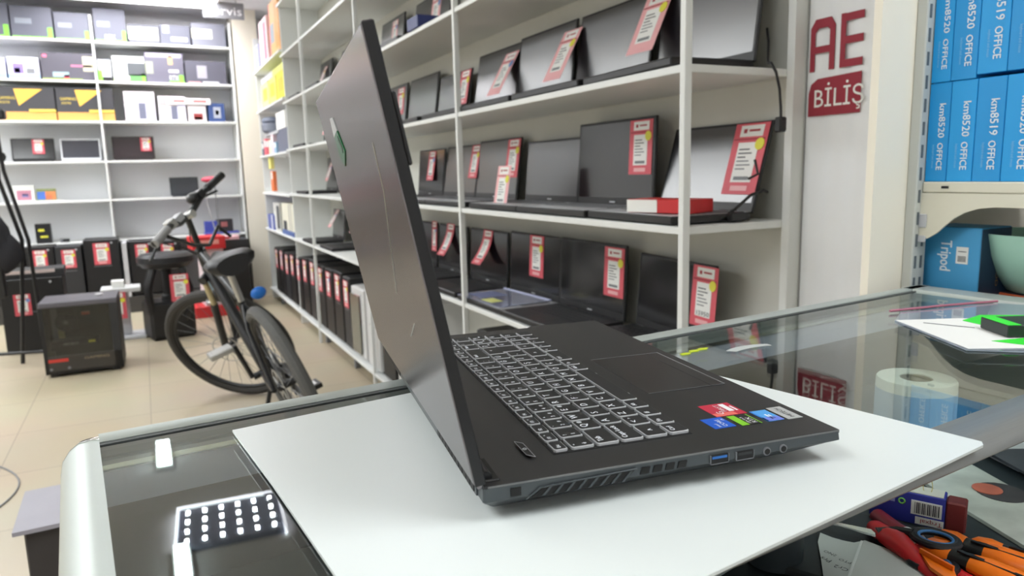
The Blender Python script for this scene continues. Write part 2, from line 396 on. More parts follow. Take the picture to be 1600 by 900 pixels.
price_tag((1.06, 2.14, SH[1]+0.140), R90, .095, .145, 'shining price tag standing on a laptop deck, middle row, left of the tall black screen', 'price tags on the shelf laptops', tilt=-.18, faded=True)  # pale card colour stands for the glare on this tag
# upper rows
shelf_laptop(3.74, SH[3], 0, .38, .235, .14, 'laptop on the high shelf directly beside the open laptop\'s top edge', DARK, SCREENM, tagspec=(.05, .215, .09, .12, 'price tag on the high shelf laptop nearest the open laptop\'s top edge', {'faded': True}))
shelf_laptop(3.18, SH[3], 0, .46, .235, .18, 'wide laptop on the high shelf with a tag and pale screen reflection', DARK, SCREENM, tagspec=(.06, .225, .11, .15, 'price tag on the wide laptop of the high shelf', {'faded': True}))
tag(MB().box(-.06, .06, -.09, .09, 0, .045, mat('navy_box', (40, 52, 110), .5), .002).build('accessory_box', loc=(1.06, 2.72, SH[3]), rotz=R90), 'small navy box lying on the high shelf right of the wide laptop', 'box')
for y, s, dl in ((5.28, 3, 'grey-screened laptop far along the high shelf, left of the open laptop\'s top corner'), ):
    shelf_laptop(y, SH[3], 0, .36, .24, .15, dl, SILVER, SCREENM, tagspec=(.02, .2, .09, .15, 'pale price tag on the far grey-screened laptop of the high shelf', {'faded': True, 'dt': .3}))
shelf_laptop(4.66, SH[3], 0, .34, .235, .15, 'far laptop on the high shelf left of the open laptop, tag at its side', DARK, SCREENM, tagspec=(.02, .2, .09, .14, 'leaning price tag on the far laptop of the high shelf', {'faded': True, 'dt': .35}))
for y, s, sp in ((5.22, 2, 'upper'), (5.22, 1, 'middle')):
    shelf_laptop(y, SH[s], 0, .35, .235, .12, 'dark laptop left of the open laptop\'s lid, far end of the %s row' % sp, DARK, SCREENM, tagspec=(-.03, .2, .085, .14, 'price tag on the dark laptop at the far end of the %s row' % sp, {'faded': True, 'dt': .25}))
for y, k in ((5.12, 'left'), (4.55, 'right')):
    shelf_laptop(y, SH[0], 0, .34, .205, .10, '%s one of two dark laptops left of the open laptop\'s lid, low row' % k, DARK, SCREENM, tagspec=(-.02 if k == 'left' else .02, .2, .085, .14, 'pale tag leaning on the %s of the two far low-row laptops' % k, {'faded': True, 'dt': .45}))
# things lying on the shelf laptops
b = MB(); b.box(-.085, .085, -.045, .045, 0, .030, RED, .0015); b.box(-.0851, -.0845, -.044, .044, .001, .029, PAPER); b.box(-.085, .0, -.0458, -.0452, .001, .029, PAPER); b.lathe([(.009, 0), (.009, .001)], PAPER, 14, M=TX(.07, -.0455, .015) @ RX(PI/2))
tag(b.build('product_box', loc=(1.055, 1.30, SH[1]+0.0225), rotz=R90+.25), 'flat red and white box on the white laptop deck, middle row', 'box')
FILM = glass('clear_film', (236, 238, 246), f0=.10, base=.35, basecol=(205, 210, 235))
b = MB(); b.box(-.16, .16, -.10, .10, 0, .002, FILM); b.box(-.16, .16, .092, .10, .002, .005, mat('film_edge', (200, 205, 235), .4)); b.box(.0, .075, -.085, -.04, .0022, .003, mat('pale_yellow', (222, 226, 140), .6)); b.box(-.13, -.02, -.07, .03, .0022, .0026, mat('blue_grey_print', (120, 128, 165), .6))
tag(b.build('plastic_sleeve', loc=(1.085, 2.235, SH[0]+0.0226), rotz=R90+.05), 'clear plastic sleeve with a yellow sticker on a laptop deck, low row', 'sleeve')
# hanging lead and adapter lead at the shelf's right end
b = MB(); b.tube([(1.235, 1.20, 1.41), (1.225, 1.185, 1.38), (1.215, 1.175, 1.345), (1.205, 1.165, 1.332), (1.20, 1.152, 1.330), (1.20, 1.138, 1.310), (1.20, 1.127, 1.275), (1.20, 1.122, 1.235), (1.20, 1.121, 1.215)], .0030, BLACK)
b.box(1.190, 1.210, 1.112, 1.130, 1.186, 1.217, BLACK, .003)
# the lead hangs over the end of the shelf
o = b.build('power_lead'); tag(o, 'black lead with small plug hanging over the right end of the upper shelf', 'cable')
b = MB(); b.tube([(1.20, 1.19, 1.13), (1.19, 1.17, 1.10), (1.17, 1.178, 1.09)], .003, BLACK); b.tube([(1.235, 1.185, 1.06), (1.21, 1.172, 1.065), (1.17, 1.17, 1.055), (1.14, 1.178, 1.03), (1.12, 1.19, 1.012), (1.10, 1.20, 1.003)], .0035, BLACK); b.box(1.12, 1.16, 1.172, 1.19, 1.0, 1.02, BLACK, .003)
tag(b.build('adapter_cable'), 'black adapter cable curled at the right end of the middle shelf', 'cable')

# ------------------------------------------------------------------ towers on the low board of the long shelving
def tower(loc, rotz, w, d, h, m, label, group, name='computer_tower', tagz=None, tg=True, window=False, tlab=None, tw=.105, tx=0.0):
    t = thing(name, label, 'computer tower', loc, rotz, group=group)
    MB().box(-w/2, w/2, 0.006, d, 0.012, h, m, .004).build('case', t)
    b = MB(); b.box(-w/2+.002, w/2-.002, 0, .008, .014, h-.002, m, .003); b.box(-w*.25, w*.25, -.001, .001, h*.55, h*.56, GREY); b.lathe([(.008, -.001), (.008, .002)], LGREY, 12, M=TX(w*.3, 0, h-.03) @ RX(PI/2))
    b.build('front_panel', t)
    b = MB()
    for sx in (-1, 1):
        for yy in (.03, d-.03): b.box(sx*w*.38-.012, sx*w*.38+.012, yy-.012, yy+.012, 0, .012, BLACK)
    b.build('feet', t)
    if tg:
        P = TX(*loc) @ RZ(rotz); p = P @ Vector((tx, -.0035, tagz if tagz else h-.03))
        price_tag(p, rotz, tw, tw*1.5, tlab or ('price tag on the ' + label), 'price tags on the computer towers', faded=False)
    return t
GL = 'computer towers on the low board of the wall shelving'
WT = mat('white_case', (214, 214, 214), .35); WG = mat('smoke_side', (110, 112, 100), .2, spec=.8)
tw = [(6.62, BLACK, .40, 'black tower at the pillar end of the low board, half hidden'), (6.37, BLACK, .41, 'black tower second from the pillar on the low board'), (6.12, DARK, .40, 'charcoal tower third from the pillar on the low board'),
      (5.87, BLACK, .42, 'black tower fourth from the pillar on the low board'), (5.62, BLACK, .41, 'black tower fifth from the pillar on the low board'), (5.36, BLACK, .43, 'black tower just left of the far shelf post, low board'),
      (5.10, DARK, .44, 'charcoal tower just right of the far shelf post, low board'), (4.84, BLACK, .43, 'black tower, third of the dark ones left of the white pair'), (4.60, BLACK, .43, 'black tower, second of the dark ones left of the white pair'),
      (4.36, BLACK, .44, 'black tower close left of the slim charcoal one'), (4.15, DARK, .43, 'slim charcoal tower touching the white pair')]
for y, m, h, lab in tw: tower((1.0, y, .105), R90, .21 if y != 4.15 else .15, .26, h, m, lab, GL, tagz=h-.02, tlab='price tag on the ' + lab)
tower((1.0, 3.90, .105), R90, .26, .26, .40, WT, 'white tower with a smoked side, left of the open laptop', GL, tagz=.36, tlab='price tag on the white tower with a smoked side')
o = tag(MB().box(-.09, .09, -.004, 0, .03, .36, WG).build('smoked_panel', loc=(0.993, 3.93, .105), rotz=R90), 'smoked glass sheet resting against the white tower', 'glass panel')
tower((1.0, 3.62, .105), R90, .22, .26, .43, WT, 'plain white tower nearest the open laptop\'s hinge', GL, tg=False)
tower((1.0, 3.36, .105), R90, .20, .26, .42, BLACK, 'black tower behind the open laptop\'s hinge', GL, tagz=.30, tlab='price tag just behind the open laptop\'s lower hinge corner')
tower((1.0, 3.12, .105), R90, .20, .26, .43, WT, 'white tower behind the open laptop\'s hinge corner', GL, tg=False)
tower((1.0, 2.10, .105), R90, .36, .26, .47, BLACK, 'large black tower under the low laptop row, behind the keyboard', GL, tg=False)

# ------------------------------------------------------------------ cartons
def carton(name, label, cat, loc, rotz, w, d, h, m, decor=(), group=None, lean=0.0, texts=()):
    b = MB(); b.box(-w/2, w/2, 0, d, 0, h, m, min(.002, w*.02))
    for (x0, x1, z0, z1, dm) in decor: b.plate(-w/2+x0*w, -w/2+x1*w, z0*h, z1*h, 0, dm, .0008)
    for (s, x, z, size, tm, wd_) in texts: b.text(s, size, tm, TX(-w/2+x*w, -.0018, z*h) @ FACE, width=wd_)
    o = b.build(name, smooth=0); o.matrix_world = wM(TX(*loc) @ RZ(rotz) @ RX(-lean))
    return tag(o, label, cat, group)
# far section of the long shelving
C_ = lambda n, rgb, r=.55: mat(n, rgb, r)
carton('toy_box', 'orange and red boxed set on the topmost shelf by the pillar', 'box', (1.0, 5.9, 2.04), R90, .42, .2, .40, C_('pale_orange', (238, 178, 110)), ((.1, .45, .25, .6, C_('haze_blue', (150, 165, 180))), (.6, .95, .1, .9, C_('deep_orange', (230, 150, 60))), (.0, .08, 0, 1, C_('pale_red', (226, 120, 130)))))
carton('product_box', 'pink and white box beside the orange boxed set, topmost shelf', 'box', (1.0, 6.45, 2.04), R90, .40, .2, .36, C_('pink_white', (240, 214, 220)), ((.55, .85, .1, .9, C_('rose', (222, 110, 130))),))
carton('product_box', 'bluish grey box at the pillar end of the topmost shelf', 'box', (1.0, 6.85, 2.04), R90, .24, .2, .22, C_('blue_grey_box', (150, 154, 176)))
for k, (y, nm) in enumerate(((5.80, 'right'), (6.18, 'middle'), (6.56, 'left'))):
    carton('yellow_box', '%s one of three yellow boxes on the far high shelf' % nm, 'box', (1.0, y, 1.70), R90, .34, .2, .20, (YEL, C_('yellow_b', (226, 220, 120)), C_('yellow_c', (222, 222, 150)))[k], ((.0, 1, .0, .06, C_('olive', (150, 150, 60))), (.2, .8, .3, .8, C_('yel_print', (206, 196, 60)))), group='yellow boxes on the far shelf')
carton('yellow_box', 'long flat yellow box lying on top of the three yellow boxes', 'box', (1.0, 6.18, 1.902), R90, 1.1, .2, .05, C_('yellow_top', (222, 226, 120)), ((0, .55, 0, 1, LGREY),))
carton('card_holder', 'white card stand on the shelf below the yellow boxes', 'stand', (1.0, 5.92, 1.489), R90, .40, .12, .13, PAPER)
carton('accessory_box', 'grey box under the white card stand', 'box', (1.0, 5.90, 1.31), R90, .5, .2, .178, C_('dark_slate', (104, 108, 126)))
o = MB(); o.lathe([(.11, 0), (.13, .02), (.13, .07), (.10, .10)], C_('coil_grey', (120, 126, 140)), 20); o.torus(.10, .03, C_('coil_dark', (96, 104, 122)), 24, 8, axis='z', M=TX(0, 0, .10))
tag(o.build('cable_coil', loc=(1.08, 6.55, 1.49)), 'grey coil of cable on the wire shelf beside the pillar', 'cable')
carton('wire_tray', 'thin grey tray that carries the coil of cable', 'tray', (.99, 6.35, 1.465), R90, .62, .26, .022, LGREY)
cols = [('dark teal', (60, 80, 100)), ('light red', (216, 96, 110)), ('dark red', (180, 60, 76)), ('cream', (222, 214, 190)), ('pale pink', (228, 200, 206)), ('pale blue', (140, 176, 200))]
for i, (nm, rgb) in enumerate(cols):
    carton('blister_pack', '%s pack in the small row under the coil of cable' % nm, 'package', (.985, 6.82-.13*i, 1.31), R90, .12, .05, (.12, .14, .13, .12, .15, .09)[i], C_('pk_'+nm, rgb), ((.2, .8, .5, .9, PAPER),), group='small packs on the far shelf')
for i in range(5):
    z = 1.0; y = 6.30-.145*i
    carton('blister_pack', '%s blue cable pack hanging on the pegboard, counted from the pillar' % ('first', 'second', 'third', 'fourth', 'fifth')[i], 'package', (1.15, y, 1.07), R90, .11, .03, .20, C_('hang_blue', (110, 150, 176)), ((.3, .7, .1, .75, C_('hang_dark', (50, 74, 96))), (.0, 1, .8, 1, PAPER)), group='hanging blue packs')
carton('blister_pack', 'orange pack hanging beside the pillar on the pegboard', 'package', (1.0, 6.55, 1.0), R90, .12, .03, .17, C_('hang_orange', (226, 120, 70)), ((.2, .8, .6, .95, PAPER),))
carton('blister_pack', 'yellow topped pack above the orange hanging pack', 'package', (1.0, 6.62, 1.19), R90, .12, .03, .10, C_('hang_yel', (226, 222, 130)))
carton('speaker_box', 'black and white boxed speaker on the far low shelf', 'box', (1.0, 6.45, .662), R90, .30, .2, .24, C_('sp_white', (205, 206, 200)), ((.55, .95, .1, .9, C_('sp_dark', (58, 62, 66))), (.08, .4, .1, .7, C_('sp_lg', (225, 226, 220)))))
carton('router_box', 'cream box with a dark base on the far low shelf', 'box', (1.0, 5.92, .6975), R90, .50, .2, .21, C_('cream_box', (224, 222, 204)), ((.1, .4, .0, .35, C_('sp_dark', (58, 62, 66))), (.62, .66, .0, 1, GREY), (.8, .84, 0, 1, GREY)))
carton('storage_box', 'blue box at floor-side end of the far low board', 'box', (.99, 6.72, .662), R90, .34, .2, .13, C_('blue_box', (92, 104, 170)), ((.6, .75, 0, 1, PAPER),))
carton('storage_box', 'flat blue folder on the far low board', 'box', (.99, 5.90, .662), R90, .50, .24, .035, C_('blue_box2', (84, 106, 160)))
MATS['hook'] = GREY
for i, y in enumerate((6.30, 6.15, 6.01, 5.86)):
    b = MB(); b.tube([(1.275, y, 1.28), (1.10, y, 1.275), (1.09, y, 1.29)], .004, CHROME); tag(b.build('pegboard_hook'), '%s chrome hook over the hanging blue packs' % ('leftmost', 'second', 'third', 'rightmost')[i], 'hook')

# ------------------------------------------------------------------ shelving on the back wall
YU = 7.20
def BU(x, z): return (x*1.1146, 1.12+(z-1.12)*1.1146)
t = thing('back_shelving', 'white open shelving against the back wall with boxes on its upper shelves', 'shelving', (-.6, 7.4, 0))
LV = (.612, .965, 1.296, 1.630, 1.962, 2.288)
for z in LV: rel(MB().box(-2.2, .83, YU, 7.53, z-.018, z, WHITE, .0015).build('shelf_board'), t)
for x in (-2.2, -.262, .83): rel(MB().box(x-.009, x+.009, YU+.02 if x < .8 else YU, 7.53, 0, 2.5, WHITE, .001).build('side_panel'), t)
rel(MB().box(-.268, -.256, YU-.003, YU+.012, .3, 2.288, WHITE).build('upright_post'), t)
rel(MB().box(-2.2, .84, 7.53, 7.54, 0, 2.5, mat('back_white', (240, 241, 245), .5)).build('back_panel'), t)
NV = C_('box_black', (66, 68, 74)); NG = C_('box_green', (126, 206, 70)); NL = C_('box_lilac', (190, 184, 205)); SLT = C_('slate_box', (92, 94, 106))  # box colours lightened to stand for glare haze
TXT = C_('print_white', (225, 228, 228))
# top row (graphics card boxes)
x = -1.0
top = [(-.98, .30, .27, 'wide grey box with a green corner, left end of the top shelf'), (-.68, .30, .25, 'grey box with green stripe, second on the top shelf'), (-.40, .26, .22, 'grey boxed card, third on the top shelf, left of the post'),
       (-.12, .25, .27, 'boxed card with white letters and green corner, right of the post on the top shelf')]
for i, (x, w, h, lab) in enumerate(top):
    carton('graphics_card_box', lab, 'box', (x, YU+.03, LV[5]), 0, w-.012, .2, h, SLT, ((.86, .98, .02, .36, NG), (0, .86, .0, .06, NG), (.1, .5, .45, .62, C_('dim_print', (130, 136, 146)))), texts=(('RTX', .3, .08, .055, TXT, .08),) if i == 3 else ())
carton('light_box', 'box with glowing white bulbs printed on it, top shelf right of the post', 'box', (.135, YU+.03, LV[5]), 0, .24, .2, .16, C_('box_dark_g', (90, 92, 100)), ((.0, .95, .2, .85, C_('bulb_white', (255, 255, 248))),))
carton('graphics_card_box', 'long grey box on the top shelf with a small white patch', 'box', (.38, YU+.03, LV[5]), 0, .24, .2, .17, SLT, ((.1, .3, .6, .95, PAPER), (.35, .9, .2, .4, LGREY)))
carton('graphics_card_box', 'grey box with a cream label at the right end of the top shelf', 'box', (.655, YU+.03, LV[5]), 0, .28, .2, .20, C_('greyer', (120, 122, 134)), ((.0, .6, .35, .75, C_('cream_lab', (222, 222, 200))),))
# second row
carton('motherboard_box', 'white box with a small colour picture, left edge of the second shelf', 'box', (-1.0, YU+.03, LV[4]), 0, .20, .2, .165, C_('w_lilac', (222, 222, 240)), ((.0, 1, 0, .25, C_('sky_strip', (150, 190, 226))),))
carton('motherboard_box', 'white box picturing a small purple screen, second shelf', 'box', (-.775, YU+.03, LV[4]), 0, .215, .2, .175, C_('w_lilac', (222, 222, 240)), ((.0, 1, 0, .22, C_('sky_strip', (150, 190, 226))), (.16, .5, .25, .7, C_('purple_pic', (140, 120, 180))), (.2, .38, .28, .5, YEL), (.58, .85, .25, .5, GREY)))
carton('motherboard_box', 'wide black box with colourful streaks and green base, second shelf left of the post', 'box', (-.46, YU+.03, LV[4]), 0, .385, .2, .22, C_('blk2', (84, 82, 92)), ((.0, .75, .0, .07, C_('olive_green', (140, 160, 80))), (.04, .12, .82, .93, C_('pink_dot', (226, 110, 140))), (.78, .98, .35, .9, C_('beige_pic', (190, 186, 160))), (.2, .5, .12, .3, C_('teal_pic', (150, 176, 180))), (.55, .95, .5, .58, C_('mag', (180, 110, 140))), (.4, .5, .08, .2, C_('crim', (190, 60, 90)))))
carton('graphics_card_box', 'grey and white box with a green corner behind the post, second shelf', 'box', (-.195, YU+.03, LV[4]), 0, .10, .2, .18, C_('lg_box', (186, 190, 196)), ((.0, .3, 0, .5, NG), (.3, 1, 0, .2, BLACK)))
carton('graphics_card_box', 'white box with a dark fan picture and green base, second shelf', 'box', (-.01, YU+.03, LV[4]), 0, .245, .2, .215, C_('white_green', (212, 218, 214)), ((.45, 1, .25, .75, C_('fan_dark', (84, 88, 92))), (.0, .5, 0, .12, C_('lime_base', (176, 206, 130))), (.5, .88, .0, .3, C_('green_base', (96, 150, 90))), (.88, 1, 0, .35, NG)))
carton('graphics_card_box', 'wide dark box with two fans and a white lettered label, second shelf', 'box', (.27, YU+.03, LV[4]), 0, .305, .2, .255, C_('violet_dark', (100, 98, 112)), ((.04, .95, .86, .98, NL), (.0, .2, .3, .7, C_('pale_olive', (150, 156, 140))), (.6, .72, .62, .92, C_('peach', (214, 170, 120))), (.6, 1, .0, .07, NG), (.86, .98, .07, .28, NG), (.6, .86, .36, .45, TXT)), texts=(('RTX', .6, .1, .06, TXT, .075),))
carton('graphics_card_box', 'dark box with grey label panel at the right end of the second shelf', 'box', (.605, YU+.03, LV[4]), 0, .34, .2, .20, C_('blk3', (86, 86, 98)), ((.28, .52, .25, .8, C_('lab_g', (160, 158, 168))), (.05, .35, .0, .1, C_('salmon', (200, 150, 150))), (.4, .8, .0, .12, LGREY)))
# third row
for i, (x, w) in enumerate(((-.795, .42), (-.365, .42))):
    o = carton('motherboard_box', ('left' if i == 0 else 'right') + ' one of two black and orange boxes with a yellow wedge, third shelf', 'box', (x, YU+.03, LV[3]), 0, w, .2, .275, C_('blk_tuf', (62, 62, 66)),
        ((.0, 1, .0, .26, C_('box_orange', (232, 166, 92))), (.55, 1, .24, .34, C_('box_yel', (228, 200, 90)))), group='black and orange boxes', texts=(('GAMING', .06, .62, .032, C_('box_yel', (228, 200, 90)), .12), ('X570', .08, .50, .025, C_('box_yel', (228, 200, 90)), .07)))
    b = MB(); b.prism([(-.07, .255), (.13, .255), (-.045, .12)], -.0022, -.0008, C_('wedge', (238, 186, 80))); w_ = b.build('printed_wedge', o)
for i, (x, w, h) in enumerate(((.045, .26, .255), (.30, .24, .22))):
    carton('mouse_box', ('left' if i == 0 else 'right') + ' white box picturing a dark mouse, third shelf', 'box', (x, YU+.03, LV[3]), 0, w-.02, .2, h, C_('w_box', (226, 220, 224)), ((.45, .68, .08, .62, C_('mouse_pic', (110, 114, 134))), (.68, .98, .05, .7, C_('lil', (200, 200, 220))), (.05, .3, .62, .92, C_('pinkish', (226, 170, 172)))), group='white mouse boxes')
carton('product_box', 'long white box with red lettering lying over its neighbours, third shelf', 'box', (.44, YU+.02, LV[3]+.15), 0, .36, .2, .055, C_('w_box2', (232, 230, 230)), ((.15, .4, .35, .7, C_('red_txt', (220, 110, 110))), (.6, .9, .35, .7, C_('red_txt', (220, 110, 110)))))
carton('radio_box', 'white box with a small red device, third shelf', 'box', (.50, YU+.03, LV[3]), 0, .15, .18, .145, C_('w_box3', (216, 208, 210)), ((.3, .8, .12, .5, C_('dk_rd', (150, 60, 60))), (.35, .75, .12, .3, C_('br_rd', (226, 90, 70)))))
carton('fan_box', 'navy box with a round fan picture at the right end of the third shelf', 'box', (.665, YU+.03, LV[3]), 0, .14, .18, .165, C_('navy_fan', (56, 78, 130)), ((.3, .75, .2, .8, C_('fan_ring', (170, 176, 190))), (.42, .62, .38, .62, C_('navy_fan', (56, 78, 130)))))
# fourth row: three displays
def display(x, z, w, h, lab, frame, scr, tg=None, foot=True):
    t = thing('all_in_one_screen', lab, 'screen', (x, YU+.10, z))
    L = TX(0, 0, .012) @ RX(-.12)
    MB().box(-w/2, w/2, 0, .02, 0, h, frame, .004).build('casing', t, M=L)
    MB().box(-w/2+.012, w/2-.012, -.001, 0, .018, h-.012, scr).build('screen', t, M=L)
    MB().box(-w/2*.9, w/2*.9, -.06, .05, 0, .012, frame, .002).build('base', t)
    if tg: price_tag((x+tg, YU+.105, z+.012+h*.94), 0, .085, .12, 'price tag on the ' + lab, 'price tags on the back shelving', tilt=-.12)
display(-.79, LV[2], .31, .185, 'black laptop screen reflecting ceiling lights, fourth shelf left', BLACK, SCREEN, tg=.04)
display(-.445, LV[2], .30, .18, 'white framed tablet computer screen, fourth shelf', mat('white_bezel', (216, 218, 222), .3), mat('grey_scr', (58, 58, 66), .3))
display(-.04, LV[2], .33, .20, 'black laptop with dark brown screen right of the post, fourth shelf', mat('brown_black', (48, 40, 42), .4), mat('brown_scr', (50, 38, 42), .3), tg=.10)
# fifth row
carton('tablet_box', 'white boxed tablet with a pink picture, fifth shelf left', 'box', (-.895, YU+.10, LV[1]), 0, .15, .06, .14, PAPER, ((.15, .85, .1, .7, C_('pinkpic', (190, 130, 150))), (.4, .7, .3, .5, C_('bluepic', (110, 130, 190)))), lean=.1)
carton('tablet', 'tablet showing a bright abstract wallpaper, fifth shelf', 'tablet', (-.735, YU+.08, LV[1]+.008), 0, .145, .012, .10, C_('green_frame', (130, 140, 90)), ((.04, .45, .1, .75, C_('wall_blue', (70, 110, 190))), (.45, .96, .1, .75, C_('wall_orange', (224, 130, 80))), (.45, .75, .08, .45, C_('wall_mag', (170, 70, 150)))), lean=.12)
carton('display_stand', 'low white stand carrying the tablet, fifth shelf', 'stand', (-.72, YU+.06, LV[1]), 0, .2, .1, .008, PAPER)
display(.34, LV[1], .24, .165, 'dark blank screen above the handlebar, fifth shelf', mat('slate_frame', (52, 56, 62), .4), mat('slate_scr', (60, 64, 70), .4))
t = thing('desk_lamp', 'red oval lamp head on thin wires beside the bicycle handlebar', 'lamp', (.55, YU-.25, .612))
MB().ball((0, 0, .0), .09, C_('lamp_red', (200, 60, 84), .4), s=(1.0, .5, .32), M=TX(0, 0, .50)).build('lamp_head', t)
b = MB(); b.tube([(-.05, 0, .47), (-.055, 0, .3), (.0, .02, 0)], .004, LGREY); b.tube([(.02, 0, .47), (.02, 0, .01)], .004, GREY); b.lathe([(.04, 0), (.04, .008)], GREY, 16); b.build('stem', t)
# sixth row
carton('product_box', 'black box with yellow marks at the left end of the sixth shelf', 'box', (-.79, YU+.05, LV[0]), 0, .11, .1, .165, BLACK, ((.2, .6, .62, .75, YEL), (.3, .8, .3, .4, YEL)))
carton('cable_adapter', 'tiny black adapter lying on the sixth shelf', 'adapter', (-.64, YU+.06, LV[0]), 0, .07, .03, .03, BLACK, ((.0, .3, .2, .8, GREY),))
carton('product_box', 'blue box beside a black box on the sixth shelf, right end', 'box', (.53, YU+.02, LV[0]+.018), 0, .11, .1, .10, C_('blue3', (70, 80, 170)))
carton('product_box', 'black box with a red label on the sixth shelf, right end', 'box', (.65, YU+.02, LV[0]+.018), 0, .14, .1, .115, C_('blk5', (50, 48, 52)), ((.25, .65, .4, .8, C_('rl', (170, 100, 100))),))
carton('tray', 'flat blue tray under the blue box, sixth shelf', 'tray', (.62, YU-.0, LV[0]), 0, .30, .14, .018, C_('blue4', (90, 96, 180)))

# towers under the back shelving
GB = 'computer towers under the back shelving'
bt = [(-1.03, .24, .46, 'leftmost black tower under the back shelving, seen past the hanging bag'), (-.80, .20, .47, 'black tower right of the hanging bag under the back shelving'), (-.60, .19, .46, 'black tower standing in the third place under the back shelving'),
      (-.36, .26, .50, 'widest black tower with a large tag under the back shelving'), (-.06, .20, .47, 'black tower beside the pale column under the back shelving'), (.14, .22, .46, 'black tower seen behind the round stool'), (.62, .26, .46, 'black tower at the right end of the back shelving')]
for i, (x, w, h, lab) in enumerate(bt):
    big = i == 3
    tower((x, 6.95, 0.14), 0, w, .30, h, BLACK if i != 2 else DARK, lab, GB, tagz=h-.03, tlab='price tag on the ' + lab, tw=.12 if big else .10, tg=i != 6)
slabo = MB().box(-2.1, .80, 6.93, 7.19, 0, .14, mat('plinth_dark', (60, 58, 56), .6)).build('display_plinth'); tag(slabo, 'low dark plinth the back row of computer towers stands on', 'plinth')
carton('partition_board', 'pale grey upright board between the back towers', 'panel', (-.19, 6.93, .14), 0, .035, .25, .46, LGREY)
# black tower on the floor behind the open case
tower((-.72, 5.65, 0), .03, .36, .30, .50, BLACK, 'tall black tower on the floor behind the open computer case', None, tagz=.40, tlab='price tag low on the tower behind the open computer case', tw=.095, tx=-.06)
carton('keyboard_box', 'dark flat box lying on the tall floor tower', 'box', (-.70, 5.68, .502), .03, .34, .24, .05, DARK, ((.0, .85, .55, 1, C_('pale_edge', (206, 190, 186))),))
# open computer case on the floor
t = thing('computer_case', 'black open-sided computer case with fan and parts inside, on the floor tiles', 'computer case', (-.402, 4.83, 0), -.02)
W, D, H = .40, .32, .44
b = MB(); b.box(-W/2, W/2, 0, D, H-.03, H, mat('case_top', (92, 90, 98), .4), .004); b.box(-W/2, W/2, 0, D, .02, .035, BLACK); b.box(-W/2, W/2, D-.006, D, .02, H-.03, BLACK)
b.box(-W/2, -W/2+.02, 0, D, .02, H-.03, BLACK); b.box(W/2-.045, W/2, 0, D, .02, H-.03, DARK, .003); b.box(-W/2, W/2, 0, .012, .02, .125, mat('case_low', (58, 54, 50), .4), .003); b.build('case_shell', t)
b = MB(); b.box(-W/2+.02, W/2-.045, .16, .17, .125, H-.03, mat('board_dark', (30, 32, 30), .6)); b.box(-.16, -.13, .14, .16, .2, .38, GREY); b.box(-.13, -.1, .13, .16, .19, .25, C_('cap_yel', (190, 180, 130))); b.box(-.04, -.02, .14, .16, .2, .4, DARK); b.box(0.0, .04, .13, .16, .335, .35, C_('red_slot', (190, 70, 40)))
b.build('motherboard', t)
b = MB(); b.lathe([(.055, 0), (.055, .03)], BLACK, 24, M=TX(-.085, .15, .30) @ RX(PI/2)); b.lathe([(.018, .03), (.012, .036)], LGREY, 16, M=TX(-.085, .15, .30) @ RX(PI/2))
for k in range(9): b.box(-.004, .05, -.001, .001, -.008, .008, DARK, M=TX(-.085, .117, .30) @ RY(k*2*PI/9) @ RX(.4))
b.build('cooling_fan', t)
b = MB(); b.box(-.16, .08, .02, .15, .175, .205, mat('gpu_dark', (40, 40, 42), .4), .003); b.text('GEFORCE', .018, LGREY, TX(-.10, .0195, .182) @ FACE); b.box(.03, .065, .0185, .02, .185, .2, YEL); b.build('graphics_card', t)
b = MB(); b.box(-W/2+.02, -.08, -.001, .0005, .09, .108, C_('red_badge', (206, 60, 50))); b.build('badge', t)
b = MB(); b.text('GAMING', .022, mat('gold_txt', (150, 136, 110), .4), TX(0, -.0015, .092) @ FACE, width=.13); b.build('lettering', t)
b = MB(); b.lathe([(.008, 0), (.008, .003)], GREY, 12, M=TX(-.17, 0, .05) @ RX(PI/2)); b.lathe([(.008, 0), (.008, .003)], GREY, 12, M=TX(-.08, 0, .05) @ RX(PI/2)); b.build('button', t)
b = MB(); [b.box(sx*.16-.02, sx*.16+.02, yy-.015, yy+.015, 0, .02, BLACK) for sx in (-1, 1) for yy in (.04, D-.04)]; b.build('feet', t)
MB().box(-W/2+.02, W/2-.045, .002, .006, .125, H-.03, glass('case_glass', (215, 215, 210), f0=.04)).build('side_glass', t)
tag(MB().lathe([(.02, 0), (.022, .008)], mat('cap_w', (220, 220, 222), .4), 14).build('bottle_cap', loc=(-.30, 5.0, .441)), 'small white cap lying on the open computer case', 'cap')
# pale display stand with a tag
t = thing('display_stand', 'pale grey stand with a red and white card, between the case and the stool', 'stand', (-.215, 5.85, 0))
b = MB(); b.box(-.13, .14, -.12, .12, 0, .025, LGREY, .004); b.build('foot', t); MB().box(-.03, .05, -.03, .03, .025, .34, LGREY, .004).build('post', t); MB().box(-.12, .13, -.10, .1, .34, .37, mat('stand_top', (205, 206, 206), .5), .003).build('top', t)
MB().box(-.05, .03, -.05, .03, .37, .42, PAPER, .003).build('block', t)
price_tag((-.245, 5.74, .345), 0, .125, .19, 'large price card hanging on the pale grey stand', None)
